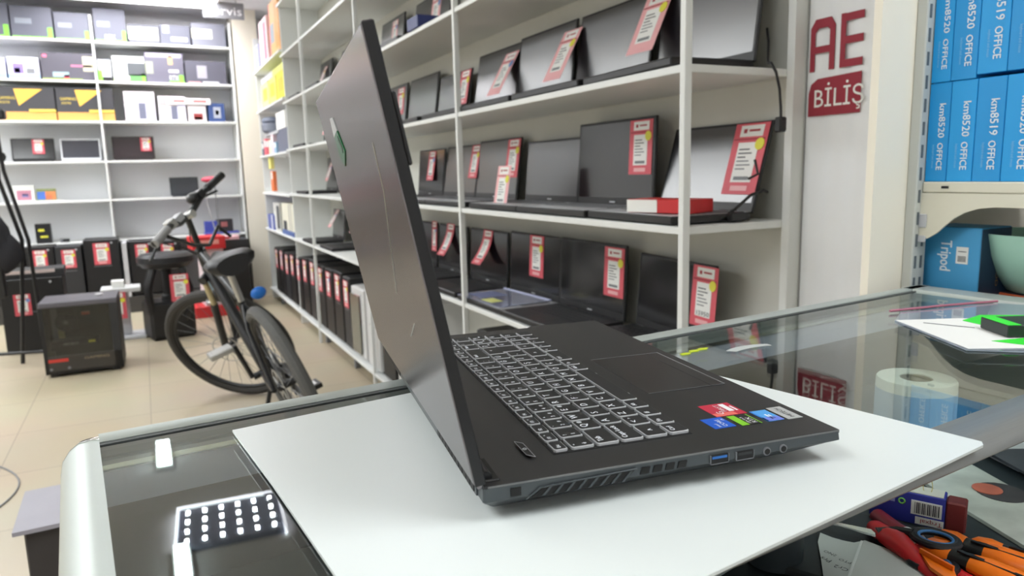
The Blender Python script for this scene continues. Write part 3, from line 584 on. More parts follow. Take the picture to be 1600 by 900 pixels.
# round stool
t = thing('stool', 'black padded swivel stool with curved legs left of the bicycle', 'stool', (.095, 5.70, 0), .2)
MB().lathe([(.10, .50), (.155, .51), (.185, .545), (.185, .585), (.16, .605), (.0005, .61)], mat('black_vinyl', (34, 34, 38), .4), 28).build('seat', t)
MB().lathe([(.05, .06), (.05, .30), (.035, .31), (.035, .50)], BLACK, 16).build('column', t)
MB().box(-.16, .14, -.12, .14, 0, .27, BLACK, .02).build('base', t)
for k in range(4):
    a = k*PI/2+.6; b = MB(); b.tube([(math.cos(a)*.13, math.sin(a)*.13, .50), (math.cos(a)*.19, math.sin(a)*.19, .36), (math.cos(a)*.17, math.sin(a)*.17, .2), (math.cos(a)*.10, math.sin(a)*.10, .10)], .026, BLACK); b.build('leg', t)
price_tag((.165, 5.50, .47), 0, .12, .19, 'price card hanging under the black padded stool seat', None)
# cardboard display with red base
t = thing('cardboard_display', 'white and pink cardboard column with a red base, behind the bicycle', 'display', (.44, 6.42, 0), .1)
MB().box(-.17, .17, -.12, .12, 0, .09, C_('disp_red', (206, 52, 56)), .003).build('base', t)
b = MB(); b.box(-.08, .09, -.10, .10, .09, .56, C_('disp_white', (224, 206, 210)), .003); b.plate(-.04, .03, .2, .45, -.10, C_('rosy', (222, 130, 140))); b.plate(-.14+.06, -.07+.06, .12, .5, -.102, C_('pale_b', (150, 180, 196))); b.build('column', t)
b = MB(); b.box(-.15, .10, -.16, .10, .56, .66, C_('disp_red2', (200, 40, 44)), .003); b.plate(-.12, .05, .60, .635, -.16, C_('pinkstripe', (228, 150, 140))); b.build('top_box', t)
carton('leaflet_stack', 'stack of red and white leaflets next to the red box, behind the saddle', 'leaflets', (.60, 6.60, .60), 0, .20, .15, .03, C_('leaf', (224, 180, 186)), ((.0, .6, .3, .9, RED),))
carton('low_cabinet', 'dark low cabinet under the leaflets, at the pillar', 'cabinet', (.62, 6.60, 0), 0, .30, .28, .598, DARK, ((.05, .95, .1, .9, BLACK),))
# black stand with bag at the left edge
t = thing('folding_stand', 'tall thin black folding frame at the left edge of the shop', 'stand', (-.78, 5.25, 0))
b = MB(); b.tube([(.04, 0, 1.50), (.05, 0, 1.2), (.13, -.02, .78), (.14, 0, .0)], .011, BLACK); b.tube([(.03, .06, 1.5), (.01, .06, 1.15), (.09, .04, .78), (.0, .1, .0)], .012, BLACK); b.tube([(.05, 0, 1.28), (.0, .05, 1.28)], .03, DARK); b.tube([(.14, 0, .08), (-.2, .1, .08)], .01, BLACK); b.tube([(-.2, .1, 0), (-.15, .05, 1.3)], .011, BLACK)
b.build('frame', t)
MB().box(-.15, .09, .0, .1, 1.50, 1.56, DARK, .01).build('head', t)
b = MB(); b.ball((0, 0, 0), .19, mat('black_fabric', (38, 38, 44), .8, noise=.3, nscale=12, bump=.4), s=(.95, .5, 1.2), M=TX(-.12, -.07, .78)); b.ball((0, 0, 0), .14, MATS['black_fabric'], s=(1.0, .5, 1.0), M=TX(-.04, -.07, .72)); b.box(-.06, .0, -.12, -.06, .45, .65, BLACK, .01)
tag(b.build('shoulder_bag', loc=(-.78, 5.25, 0)), 'dark fabric bag hanging on the thin folding frame', 'bag')
# hanging sign
t = thing('hanging_sign', 'grey sign reading Servis hanging near the pillar', 'sign', (.78, 6.85, 2.62))
MB().box(-.19, .14, -.01, .01, -.155, -.02, mat('sign_grey', (132, 134, 138), .5), .002).build('board', t)
b = MB(); b.text('Servis', .10, mat('sign_white', (240, 242, 245), .5), TX(-.17, -.0115, -.125) @ FACE, width=.29); b.build('lettering', t)
b = MB(); b.tube([(-.1, 0, -.02), (-.1, 0, 0)], .003, GREY); b.tube([(.08, 0, -.02), (.08, 0, 0)], .003, GREY); b.build('hanger', t)
# small dome camera under the ceiling near the pillar
tag(MB().lathe([(.05, 0), (.05, -.03), (.035, -.06), (.01, -.075)], mat('dome_w', (225, 225, 228), .3), 20).build('smoke_detector', loc=(.86, 5.6, 2.62)), 'round white detector on the ceiling between sign and shelving', 'detector')
# thin cable on the floor
b = MB(); pts = [(-.85+.5*math.sin(i*.19)*(.2+.05*i/3) + .02*i, 3.75-.055*i, .004) for i in range(20)]
b.tube([(-.85+.33*math.sin(PI*k/24), 3.66-.046*k, .003) for k in range(25)], .003, GREY)
tag(b.build('floor_cable'), 'thin grey cable curving over the floor tiles at the left edge', 'cable')
# tall box beside the counter
t = thing('cardboard_box', 'dark tall box with pale lid flap beside the counter\'s left end', 'box', (-.17, 1.61, 0), .02)
MB().box(-.085, .12, -.11, .07, 0, .495, mat('box_dark', (62, 58, 58), .6, noise=.1), .003).build('body', t)
b = MB(); b.prism([(-.10, .496), (.125, .498), (.125, .506), (-.10, .504)], -.125, .075, mat('flap_lilac', (166, 164, 174), .6, noise=.05)); b.build('lid_flap', t)

# ------------------------------------------------------------------ banner on the right wall
t = thing('hanging_banner', 'white fabric banner with dark red lettering right of the shelving', 'banner', (1.292, 1.055, 0))
b = MB(); n = 16; pts = []
for i in range(n+1):
    y = .080-.162*i/n; pts.append((y, -.0015-.0022*math.sin(i*1.15)))
FAB = mat('banner_fabric', (236, 238, 240), .8, noise=.03, nscale=4); RB = mat('banner_red', (150, 42, 58), .7)
for i in range(n):
    (y0, a), (y1, c) = pts[i], pts[i+1]
    b.faces([(a, y0, .55), (c, y1, .55), (c, y1, 2.45), (a, y0, 2.45)], [(0, 1, 2, 3)], FAB)
    b.faces([(a+.001, y0, .55), (c+.001, y1, .55), (c+.001, y1, 2.45), (a+.001, y0, 2.45)], [(3, 2, 1, 0)], FAB)
b.build('cloth', t)
# lettering, laid out as seen when looking to +x: u runs from the left edge (y=+.08) to the right
def BT(u, z, x=-.0058): return TX(x, .080-u, z) @ RZ(R90)
b = MB()
def stroke(poly, n='letter'):
    g = MB(); g.prism([(u, z) for u, z in poly], -.0005, .0005, RB, M=BT(0, 0)); return g.build(n, t, smooth=0)
z0 = 1.31; h = .105
b = None
# rounded A
stroke([(.008, z0), (.020, z0), (.020, z0+.078), (.028, z0+.086), (.050, z0+.086), (.056, z0+.080), (.056, z0), (.069, z0), (.069, z0+.088), (.058, z0+h), (.020, z0+h), (.008, z0+.088)])
stroke([(.020, z0+.036), (.056, z0+.036), (.056, z0+.050), (.020, z0+.050)])
# R / E like letter cut by the partition
stroke([(.082, z0), (.094, z0), (.094, z0+h), (.082, z0+h)])
for zz in (0, .045, .089): stroke([(.094, z0+zz), (.135, z0+zz), (.135, z0+zz+.015), (.094, z0+zz+.015)])
stroke([(.094, 1.50), (.135, 1.50), (.135, 1.53), (.110, 1.53)])
stroke([(.008, 1.218), (.135, 1.218), (.135, 1.298), (.030, 1.294), (.014, 1.284), (.008, 1.265)], 'red_block')
b = MB(); b.text('BİLİŞ', .052, PAPER, BT(.020, 1.236, -.0064) @ FACE, width=.122)
b.build('lettering', t)
b = MB(); b.tube([(0, .082, 2.455), (0, -.085, 2.455)], .008, ALU); b.build('rail', t)

# ------------------------------------------------------------------ right-hand shelf of blue boxes, close behind the counter's end
CAM_SCALE = 0.8125; LIFT = 0.39      # group scaled down about the camera to match its reflection in the glass
slab('wall_partition', 1.294, 3.70, 0.967, 0.985, -.479, 3.26, CREAM)
YP = .967
t = thing('slotted_upright', 'white slotted metal upright on the cream partition', 'upright', (1.417, YP, 0))
b = MB(); b.box(-.021, .021, -.022, 0, -.479, 2.4, mat('upright_grey', (196, 198, 192), .45), .002); b.build('post', t)
SLOT = mat('slot_dark', (96, 104, 108), .6)
b = MB()
for sx in (-.011, .007):
    for k in range(52): b.box(sx-.0035, sx+.0035, -.0226, -.0219, .0+k*.045, .0+k*.045+.026, SLOT)
g_ = b.build('slots', t); g_['kind'] = 'stuff'
BRK = mat('bracket_cream', (222, 218, 200), .5, noise=.02)
t = thing('bracket_shelf', 'cream metal shelf with curved side bracket holding the blue boxes', 'shelf', (1.45, .6, 0))
rel(MB().box(1.413, 1.80, .20, .944, 1.056, 1.077, BRK, .002).build('shelf_board'), t)
arc = [(.945, 1.055), (.20, 1.055), (.20, 1.030), (.80, 1.030), (.83, 1.0265), (.855, 1.018), (.875, 1.006), (.893, .990), (.908, .975), (.925, .964), (.945, .957)]
rel(MB().prism(arc, 1.413, 1.417, BRK, axis='x').build('side_bracket'), t)
b = MB(); b.box(1.4115, 1.413, .890, .904, 1.064, 1.069, BLACK); rel(b.build('slot_hole'), t)
b = MB(); b.box(1.409, 1.4135, .930, .945, .985, 1.012, LGREY, .001); b.box(1.409, 1.4135, .930, .945, .955, .968, LGREY, .001); rel(b.build('hook'), t)
BLUE = mat('sky_blue_carton', (24, 160, 232), .45, noise=.03); BLUE2 = mat('sky_blue_carton_b', (20, 152, 224), .45, noise=.03); DBL = mat('dark_blue_gap', (20, 60, 140), .5)
WT2 = mat('print_white2', (225, 238, 246), .5)
def km(y0, y1, z0, h, s, label, m, dx=0.0):
    w = y0-y1-.001; b = MB(); b.box(-w/2, w/2, 0, .26, 0, h, m, .001)
    # writing runs downwards
    TR = TX(w*.02, -.0012, h*.80) @ FACE @ RZ(-PI/2)
    for e_ in (0, .0006): b.text(s, w*.42, WT2, TX(w*.02+e_, -.0012-e_*.3, h*.80-e_) @ FACE @ RZ(-PI/2), width=h*.35)
    for e_ in (0, .0006): b.text('OFFICE', w*.38, WT2, TX(w*.02+e_, -.0012-e_*.3, h*.80-h*.40-e_) @ FACE @ RZ(-PI/2), width=h*.28)
    b.text('keyboard and mouse', w*.15, C_('faint_print', (130, 196, 236)), TX(-w*.20, -.0012, h*.80-h*.42) @ FACE @ RZ(-PI/2), width=h*.24)
    o = b.build('keyboard_box', loc=(1.4175+dx, (y0+y1)/2, z0), rotz=R90, smooth=0)
    return tag(o, label, 'box', 'blue boxes on the bracket shelf')
low = [(.944, .893, 'km8520'), (.892, .842, 'km8520'), (.841, .791, 'km8519'), (.790, .733, 'km8520')]
names = ('first', 'second', 'third', 'fourth')
xs = [.944, .900, .850, .798, .744]
for i in range(4):
    km(xs[i]-.030*0, xs[i+1], 1.0775, .1915, ('km8520', 'km8520', 'km8519', 'km8520')[i], 'blue %s box, %s from the left in the bottom layer' % (('km8520', 'km8520', 'km8519', 'km8520')[i], names[i]), BLUE if i % 2 else BLUE2, dx=.0)
xs2 = [.944, .904, .855, .801, .744]
for i in range(4):
    km(xs2[i], xs2[i+1], 1.2705 + (.006 if i > 1 else 0), .205, ('km8520', 'km8520', 'km8519', 'km8520')[i], 'blue %s box, %s from the left in the upper layer' % (('km8520', 'km8520', 'km8519', 'km8520')[i], names[i]), BLUE2 if i % 2 else BLUE, dx=.0)
# lower side shelf behind the counter
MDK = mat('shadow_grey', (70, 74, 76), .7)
t = thing('side_shelf', 'low grey side shelf behind the counter\'s right end, under the blue boxes', 'shelf', (1.6, .6, 0))
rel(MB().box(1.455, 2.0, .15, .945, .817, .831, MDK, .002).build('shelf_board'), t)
rel(MB().box(1.99, 2.0, .15, .945, -.479, 1.055, mat('shade_dk', (52, 56, 58), .7)).build('back_panel'), t)  # dark panel added for the shade under the bracket shelf
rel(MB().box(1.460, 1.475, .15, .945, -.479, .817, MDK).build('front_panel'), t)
TB = mat('tripod_blue', (70, 160, 212), .5, noise=.03); TBD = mat('tripod_navy', (40, 64, 92), .5)
b = MB(); w = .118; b.box(-w/2, w/2, 0, .10, 0, .154, TB, .0015); b.box(w/2, w/2+.0008, .001, .099, .002, .152, TBD); [b.text('Tripod', .032, WT2, TX(-.020+e_, -.0012-e_*.3, .127-e_) @ FACE @ RZ(-PI/2), width=.062) for e_ in (0, .0006, .0012)]
b.plate(.012, .036, .081, .115, 0, PAPER, .001)
for k in range(7): b.plate(.016+k*.0024, .0172+k*.0024, .085, .097, -.001, INK, .0003)
b.plate(.016, .032, .105, .1065, -.001, INK, .0003)
b.text('TRIPOD', .012, C_('gold_print', (190, 150, 90)), TX(w/2+.0012, .055, .105) @ RZ(PI/2) @ FACE @ RZ(-PI/2), width=.07)
tag(b.build('tripod_box', loc=(1.457, .904, .831), rotz=R90, smooth=0), 'blue box lettered Tripod under the bracket shelf', 'box')
# mint bowl and the orange-edged book under it
CAM_SCALE = 1.0; LIFT = 0.0
b = MB(); b.box(-.10, .10, -.11, .11, 0, .0165, mat('orange_book', (214, 98, 56), .5), .0015); b.box(-.097, .10, -.107, .107, .0166, .0174, mat('dark_cover', (58, 48, 56), .5))
tag(b.build('book', loc=(1.335, .640, 1.0655), rotz=-.2), 'orange-edged dark book under the mint bowl behind the counter', 'book')
MINT = mat('mint_plastic', (176, 220, 200), .3)
b = MB(); b.lathe([(.048, 0), (.056, .004), (.075, .03), (.092, .062), (.100, .088), (.103, .098), (.100, .098), (.090, .064), (.072, .033), (.054, .008), (.0005, .006)], MINT, 40)
tag(b.build('bowl', loc=(1.292, .640, 1.083)), 'mint green plastic bowl at the right edge behind the counter', 'bowl')

# ------------------------------------------------------------------ glass counter (metres, lifted along with the camera)
CAM_SCALE = 1.0; LIFT = 0.18
CO = (-.0505, .6443); CY = math.radians(4.5); GZ = .912
t = thing('display_counter', 'aluminium-framed glass display counter carrying the open laptop', 'counter', (CO[0], CO[1], 0), CY)
CM = t.matrix_world
L = 1.145; DP = .352
MB().box(-.001, L+.001, -DP-.001, .001, GZ-.006, GZ, glass('counter_glass', (238, 244, 242), f0=.05, k=.70, p=4.0)).build('glass_top', t, smooth=0)
# back (far) frame rail
b = MB(); b.prism([(.0, GZ-.001), (.0, GZ+.0015), (.003, GZ+.003), (.018, GZ+.003), (.020, GZ+.001), (.020, GZ-.0186), (.0, GZ-.0186)], -.0, L+.055, ALU, axis='x'); b.build('frame_rail', t)
b = MB(); b.box(0, L, -.006, -.0005, GZ-.001, GZ+.001, mat('seal_dark', (70, 74, 74), .5)); b.build('seal', t)
# left rounded profile
prof = [(0, GZ+.002), (-.006, GZ+.003), (-.014, GZ+.002), (-.021, GZ-.003), (-.0265, GZ-.011), (-.029, GZ-.022), (-.029, GZ-.045), (0, GZ-.045)]
b = MB(); b.loft([[(u, v, z) for u, z in prof] for v in (.004, -.43)], ALU); b.build('frame_rail', t)
# polished corner cap
b = MB(); rings = []
for k in range(7):
    a = k/6*PI/2; rings.append([(u*math.cos(a), .004-u*math.sin(a)*.65, z+.0006) for u, z in prof])
b.loft(rings, CHROME); b.build('corner_cap', t)
# near rounded tube rail
prof2 = [(-DP, GZ), (-DP-.008, GZ+.0012), (-DP-.020, GZ+.0008), (-DP-.029, GZ-.0010), (-DP-.036, GZ-.0036), (-DP-.0400, GZ-.0072), (-DP-.0408, GZ-.0104), (-DP-.0385, GZ-.0132), (-DP-.032, GZ-.0148), (-DP, GZ-.0148)]
b = MB(); b.prism(prof2, -.03, L+.06, ALU_D, axis='x'); b.build('frame_rail', t)
b = MB(); b.prism([(L, GZ-.002), (L+.004, GZ+.003), (L+.05, GZ+.003), (L+.056, GZ-.004), (L+.056, GZ-.035), (L, GZ-.035)], .020, -.36, ALU, axis='y'); b.build('frame_rail', t)
# posts, front pane, inner shelf, lower body
for (u, v) in ((-.02, -.02), (L+.02, -.02), (-.02, -DP-.02), (L+.02, -DP-.02)):
    MB().box(u-.01, u+.01, v-.01, v+.02, -.18, GZ-.036, ALU, .002).build('post', t)
MB().box(0, L, .006, .010, GZ-.026, GZ-.001, glass('front_glass', (225, 232, 228), f0=.05)).build('front_glass', t, smooth=0)
MB().box(0, L, .004, .010, GZ-.056, GZ-.026, mat('lilac_film', (222, 222, 240), .5)).build('film_strip', t)
MB().box(0, L, .004, .010, -.08, GZ-.056, mat('black_film', (22, 24, 30), .4)).build('film_strip', t)
MB().box(0, L, -DP-.02, .004, .760, .772, mat('inner_shelf', (44, 52, 56), .45)).build('inner_shelf', t)
MB().box(0, L, -DP-.02, .004, -.10, .75, mat('counter_body', (66, 72, 76), .6)).build('cabinet_body', t)
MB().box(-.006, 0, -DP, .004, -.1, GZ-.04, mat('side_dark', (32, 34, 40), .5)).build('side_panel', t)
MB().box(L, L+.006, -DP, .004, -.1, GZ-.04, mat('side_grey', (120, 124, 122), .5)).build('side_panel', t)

def quadplate(name, pts, z0, th, m, label, cat, group=None, bev=0):
    b = MB(); b.prism(pts, z0, z0+th, m, axis='z'); return tag(b.build(name, smooth=0), label, cat, group)
# white sheet under the laptop
MILK = mat('milky_acrylic', (222, 228, 226), .30, spec=.4)
e = Vector((-.187, .982)).normalized()
b = MB(); b.prism([(.0467, .6127), (.0590, .4870), (.0700, .3512), (.0785, .2395), (.2864, .2643), (.3520, .2714), (.5255, .2921), (.5311, .2965), (.5107, .4100), (.4881, .5308), (.4650, .6640), (.2064, .6325), (.1088, .6204)], GZ+.0014, GZ+.0034, MILK, axis='z')
tag(b.build('acrylic_sheet', smooth=0), 'large milky white sheet lying on the glass counter under the laptop', 'sheet')

# ------------------------------------------------------------------ the open laptop
W, D = .404, .256
LM = TX(.1601, .3630, GZ+.0034) @ RZ(math.radians(81.2))
lap = thing('gaming_laptop', 'open dark grey laptop with numeric keypad on the white sheet, seen from its left side', 'laptop', M=LM)
ZD = .0230          # deck height above the sheet
BODY = mat('laptop_grey', (58, 60, 62), .42, metal=.25, noise=.05, nscale=60)
DECK = mat('laptop_deck', (47, 47, 48), .40, metal=.2, noise=.05, nscale=120)
SIDE = mat('laptop_side', (72, 78, 81), .42, metal=.2)
LID = mat('laptop_lid_metal', (130, 125, 127), .27, metal=.85, noise=.03, nscale=200)
def ring(i, zs, c=.0015, fr=0.0):
    # i inset, zs = (z rear, z front)
    x0, x1, y1, y0 = i, W-i, -i*.6, -D+i+fr
    P = [(x0+c, y0), (x1-c, y0), (x1, y0+c), (x1, y1-c), (x1-c, y1), (x0+c, y1), (x0, y1-c), (x0, y0+c)]
    return [(x, y, zs[0]+(zs[1]-zs[0])*(-y/D)) for x, y in P]
b = MB()
b.loft([ring(0.0, (ZD-.0015, ZD-.0015)), ring(0.0, (ZD-.0035, ZD-.0035)), ring(-.0004, (ZD-.0098, ZD-.0072)), ring(.003, (ZD-.0125, ZD-.0092)), ring(.004, (ZD-.0128, ZD-.0096)), ring(.014, (ZD-.0200, ZD-.0170), fr=.02)], SIDE)
b.build('chassis', lap)
# deck: raised rear strip, sunken keyboard field, raised palm rest
b = MB(); top = [(0.0005, ZD), (.034, ZD), (.0385, ZD-.0013), (.168, ZD-.0013), (.1735, ZD+.0002), (.2555, ZD-.0002), (.2558, ZD-.0018), (0.0005, ZD-.0018)]
b.prism([(-v, z) for v, z in top], .0008, W-.0008, DECK, axis='x'); b.build('deck', lap)
b = MB(); b.box(.0004, .0012, -.2555, -.003, ZD-.0024, ZD-.0004, mat('edge_line', (120, 122, 122), .4)); b.build('edge_trim', lap)
# touchpad
PADM = mat('touchpad', (38, 38, 40), .30, metal=.2); THIN = mat('thin_bright', (150, 150, 150), .3, metal=.6)
b = MB(); b.box(.1205, .2350, -.2455, -.1740, ZD+.0000, ZD+.0004, PADM)
b.box(.2345, .2350, -.2455, -.1740, ZD+.0002, ZD+.00065, GREY); b.box(.1205, .1209, -.2455, -.1740, ZD+.0002, ZD+.00055, GREY); b.box(.1205, .2350, -.2328, -.2324, ZD+.0002, ZD+.0006, DARK); b.box(.1205, .2350, -.2457, -.2452, ZD+.0002, ZD+.0008, THIN)
b.build('touchpad', lap)
# power button outline
b = MB(); z = ZD+.0001
q = [(.0315, -.0445), (.0360, -.0395), (.0600, -.0395), (.0585, -.0425)]
b.prism([(.031, -.0437), (.036, -.0392), (.061, -.0392), (.056, -.0437)], z-.0002, z+.0003, BLACK, axis='z')
for a, c in (((.031, -.0437), (.036, -.0392)), ((.036, -.0392), (.061, -.0392)), ((.061, -.0392), (.056, -.0437)), ((.056, -.0437), (.031, -.0437))): b.tube([(a[0], a[1], z+.0004), (c[0], c[1], z+.0004)], .00022, LGREY, n=4)
b.torus(.0013, .0003, LGREY, 14, 4, axis='z', M=TX(.046, -.0414, z+.0004)); b.build('power_button', lap)
# keyboard
ZK = ZD-.0013
KS = mat('key_side', (196, 198, 200), .5); KT = mat('key_top', (36, 37, 39), .5, noise=.05); KL = mat('key_legend', (215, 218, 220), .5, emit=(200, 205, 215), es=.35)
kb = MB().box(.0335, .3790, -.1600, -.0570, ZK-.0002, ZK+.0003, mat('key_bed', (20, 20, 22), .6)).build('keyboard', lap)
U = .01905
def key(u, v, w, h, legs, iso=False):
    g = .0011; x0, x1, y1, y0 = u+g, u+w-g, -v-g*.7, -v-h+g*.7; z0, z1 = ZK+.0003, ZK+.0022; i = .0010
    b = MB()
    def rr(a, bb, c, d, z, r=.0012): return [(a+r, c, z), (bb-r, c, z), (bb, c+r, z), (bb, d-r, z), (bb-r, d, z), (a+r, d, z), (a, d-r, z), (a, c+r, z)]
    b.loft([rr(x0, x1, y0, y1, z0), rr(x0, x1, y0, y1, z1-.0003), rr(x0+.0004, x1-.0004, y0+.0004, y1-.0004, z1)], KS)
    b.loft([rr(x0+.0006, x1-.0007, y0+.0006, y1-.0006, z1+.00002), rr(x0+.0006, x1-.0007, y0+.0006, y1-.0006, z1+.00012)], KT)
    if iso:
        b.loft([rr(x0+.005, x1, y0-.0185, y0+.003, z0), rr(x0+.005, x1, y0-.0185, y0+.003, z1-.00005)], KS); b.loft([rr(x0+.0056, x1-.0003, y0-.0179, y0+.004, z1+.00002), rr(x0+.0056, x1-.0003, y0-.0179, y0+.004, z1+.00013)], KT)
    for s, dx, dy, size in legs:
        b.text(s, size, KL, TX(x0+dx, y1-dy-size*.72, z1+.00022)); b.text(s, size, KL, TX(x0+dx+.00030, y1-dy-size*.72, z1+.00026))
    b.build('key', kb, smooth=0)
def leg(s, sz=.0064): return [(s, .0030, .0022, sz*1.25)]
rowsK = []
fk = ['Esc', 'F1', 'F2', 'F3', 'F4', 'F5', 'F6', 'F7', 'F8', 'F9', 'F10', 'F11', 'F12', 'Prt', 'Ins', 'Del', 'Hm', 'End', 'Pg', 'Pd']
for i, s in enumerate(fk): key(.0347+i*.01714, .0578, .01714, .0112, [(s, .0025, .0030, .0038)] + ([('*', .0085, .0020, .0035)] if i % 2 else []))
r2 = [('"', 'é'), ('!', '1'), ("'", '2'), ('^', '3'), ('+', '4'), ('%', '5'), ('&', '6'), ('/', '7'), ('(', '8'), (')', '9'), ('=', '0'), ('?', '*'), ('_', '-')]
for i, (a, c) in enumerate(r2): key(.0347+i*U, .0703, U, .0178, [(a, .0028, .0022, .0042), (c, .0028, .0085, .0046), ('#' if i in (3, 4, 2) else '', .010, .0085, .0040)])
key(.0347+13*U, .0703, 2*U, .0178, leg('Back', .004))
for i, s in enumerate(('Num', '/', '*')): key(.0347+15*U, .0703, U, .0178, leg(s, .004)) if False else key(.0347+(15+i)*U, .0703, U, .0178, leg(s, .0042))
key(.0347, .0887, 1.5*U, .0178, leg('Tab', .0046))
for i, s in enumerate('QWERTYUIOPĞÜ'): key(.0347+(1.5+i)*U, .0887, U, .0178, leg(s) + ([('@', .0115, .0028, .004)] if i in (0, 2) else []))
key(.0347+13.5*U, .0887, 1.5*U, .0178, [('<', .012, .004, .005)], iso=True)
for i, s in enumerate('789'): key(.0347+(15+i)*U, .0887, U, .0178, leg(s) + [('Hm', .008, .009, .0032)])
key(.0347, .1071, 1.75*U, .0178, leg('Caps Lock', .0044))
for i, s in enumerate('ASDFGHJKLŞİ,'): key(.0347+(1.75+i)*U, .1071, U if i < 11 else U*.95, .0178, leg(s) + ([('-', .011, .003, .004)] if s in 'FJ' else []))
for i, s in enumerate('456'): key(.0347+(15+i)*U, .1071, U, .0178, leg(s))
key(.0347, .1255, 1.25*U, .0178, [('^', .008, .0055, .008)])
for i, s in enumerate(['<', 'Z', 'X', 'C', 'V', 'B', 'N', 'M', 'Ö', 'Ç', '.']): key(.0347+(1.25+i)*U, .1255, U, .0178, leg(s) + ([('>', .011, .003, .004)] if s == '<' else []))
key(.0347+12.25*U, .1255, 1.75*U, .0178, [('^', .010, .0055, .008)])
key(.0347+14*U, .1255, U, .0178, [('^', .006, .005, .007)])
for i, s in enumerate('123'): key(.0347+(15+i)*U, .1255, U, .0178, leg(s))
for i, (s, w) in enumerate((('Ctrl', 1), ('Fn', 1), ('#', 1), ('Alt', 1), ('', 5), ('AltG', 1), ('fn', 1), ('Ctrl', 2), ('<', 1), ('v', 1), ('>', 1), ('0', 1), ('.', 1))):
    u = .0347 + U*sum((1, 1, 1, 1, 5, 1, 1, 2, 1, 1, 1, 1, 1)[:i]); key(u, .1439, U*w, .0162, leg(s, .0046 if len(s) < 3 else .004) if s else [('_', .012, .009, .006), ('_', .075, .009, .006)])
# stickers on the palm rest
def sticker(x0, x1, v0, v1, m, extra, name='sticker', label=None):
    b = MB(); z = ZD+.0003; b.box(x0, x1, -v1, -v0, z-.0002, z+.0001, m)
    for k in extra:
        if k[0] == 'b': b.box(x0+(x1-x0)*k[1], x0+(x1-x0)*k[2], -v1+(v1-v0)*k[3], -v1+(v1-v0)*k[4], z+.0001, z+.0002, k[5])
        else: b.text(k[1], k[4], k[5], TX(x0+(x1-x0)*k[2], -v1+(v1-v0)*k[3], z+.0003), width=k[6])
    o = b.build(name, lap, smooth=0); o['label'] = label; return o
SB = C_('sticker_blue', (20, 90, 200)); SR = C_('sticker_red', (190, 40, 66)); SG = C_('sticker_green', (130, 200, 40)); SL = C_('sticker_light', (80, 160, 226)); SGY = C_('sticker_grey', (176, 178, 176)); SW = C_('sticker_white', (235, 238, 240)); SO = C_('sticker_coral', (230, 110, 100))
sticker(.0315, .0512, .1772, .1945, SB, (('t', 'intel', .08, .62, .0036, SW, .0065), ('t', 'CORE', .08, .30, .0046, SW, .0140), ('t', 'i5', .62, .08, .0030, SW, .0035)), label='blue CORE sticker')
sticker(.0300, .0500, .1985, .2150, BLACK, (('b', 0, 1, .62, 1, SG), ('t', 'GEFORCE', .1, .45, .0026, SW, .013), ('t', 'RTX', .1, .14, .0050, SW, .011), ('b', 0, 1, 0, .05, SG)), label='black and green RTX sticker')
sticker(.0520, .0778, .1922, .2180, SR, (('b', 0, .25, .3, 1, SO), ('t', 'FIRST', .30, .45, .0050, SW, .0150), ('b', .30, .92, .20, .38, SW), ('b', .30, .7, .08, .14, SW), ('t', 'G', .12, .62, .0075, SW, .006)), label='red sticker with white lettering')
sticker(.0305, .0528, .2204, .2340, SL, (('b', 0, .35, 0, 1, C_('sticker_violet', (110, 130, 220))), ('b', .15, .55, .3, .36, SW), ('b', .15, .6, .45, .55, SW), ('b', 0, 1, .9, 1, C_('st_b2', (60, 130, 220)))), label='light blue sticker')
sticker(.0292, .0550, .2367, .2490, SGY, (('t', 'METECH', .12, .35, .0052, INK, .0195),), label='silver sticker')
# left side: lock slot, vents, ports
def side(name, v0, v1, z0, z1, m, t=.0009): return MB().box(-t, .001, -v1, -v0, ZD+z0, ZD+z1, m, 0).build(name, lap)
HOLE = mat('port_hole', (8, 8, 9), .6)
side('lock_slot', .0165, .0230, -.0082, -.0032, HOLE)
b = MB(); b.prism([(-.029, ZD-.0108), (-.037, ZD-.0058), (-.098, ZD-.0040), (-.091, ZD-.0098)], -.0010, .001, HOLE, axis='x')
b.tube([(-.0012, -.026, ZD-.0112), (-.0012, -.035, ZD-.0052), (-.0012, -.099, ZD-.0034)], .0005, SIDE, n=5)
for k in range(8):
    v = .036+k*.0075; b.prism([(-v, ZD-.0104), (-v-.0018, ZD-.0104), (-v-.0075, ZD-.0044), (-v-.0057, ZD-.0044)], -.0016, .0005, SIDE, axis='x')
b.build('side_vent', lap)
for k in range(4): 
    v = .1015+k*.0088; b = MB(); b.prism([(-v, ZD-.0078), (-v-.0062, ZD-.0078), (-v-.0072, ZD-.0036), (-v-.0014, ZD-.0036)], -.0010, .001, HOLE, axis='x'); b.build('side_vent', lap)
def usb(v0, v1, z0, z1, m):
    b = MB(); b.box(-.0010, .001, -v1, -v0, ZD+z0, ZD+z1, HOLE); b.box(-.0012, 0, -v1+.001, -v0-.001, ZD+z1-.0026, ZD+z1-.0010, m)
    for a in ((v0-.0004, v0), (v1, v1+.0004)): b.box(-.0014, .0, -a[1], -a[0], ZD+z0, ZD+z1, GREY)
    b.box(-.0014, 0, -v1, -v0, ZD+z0-.0004, ZD+z0, GREY); return b.build('usb_port', lap)
usb(.1525, .1655, -.0090, -.0032, mat('usb_blue', (40, 110, 190), .4)); usb(.1720, .1848, -.0092, -.0036, DARK)
for v in (.1955, .2085):
    b = MB(); M = TX(-.0012, -v, ZD-.0066) @ RY(PI/2); b.lathe([(.0029, 0), (.0029, .002)], GREY, 20, M=M); b.lathe([(.0020, -.0004), (.0020, .001)], HOLE, 20, M=M); b.build('audio_jack', lap)
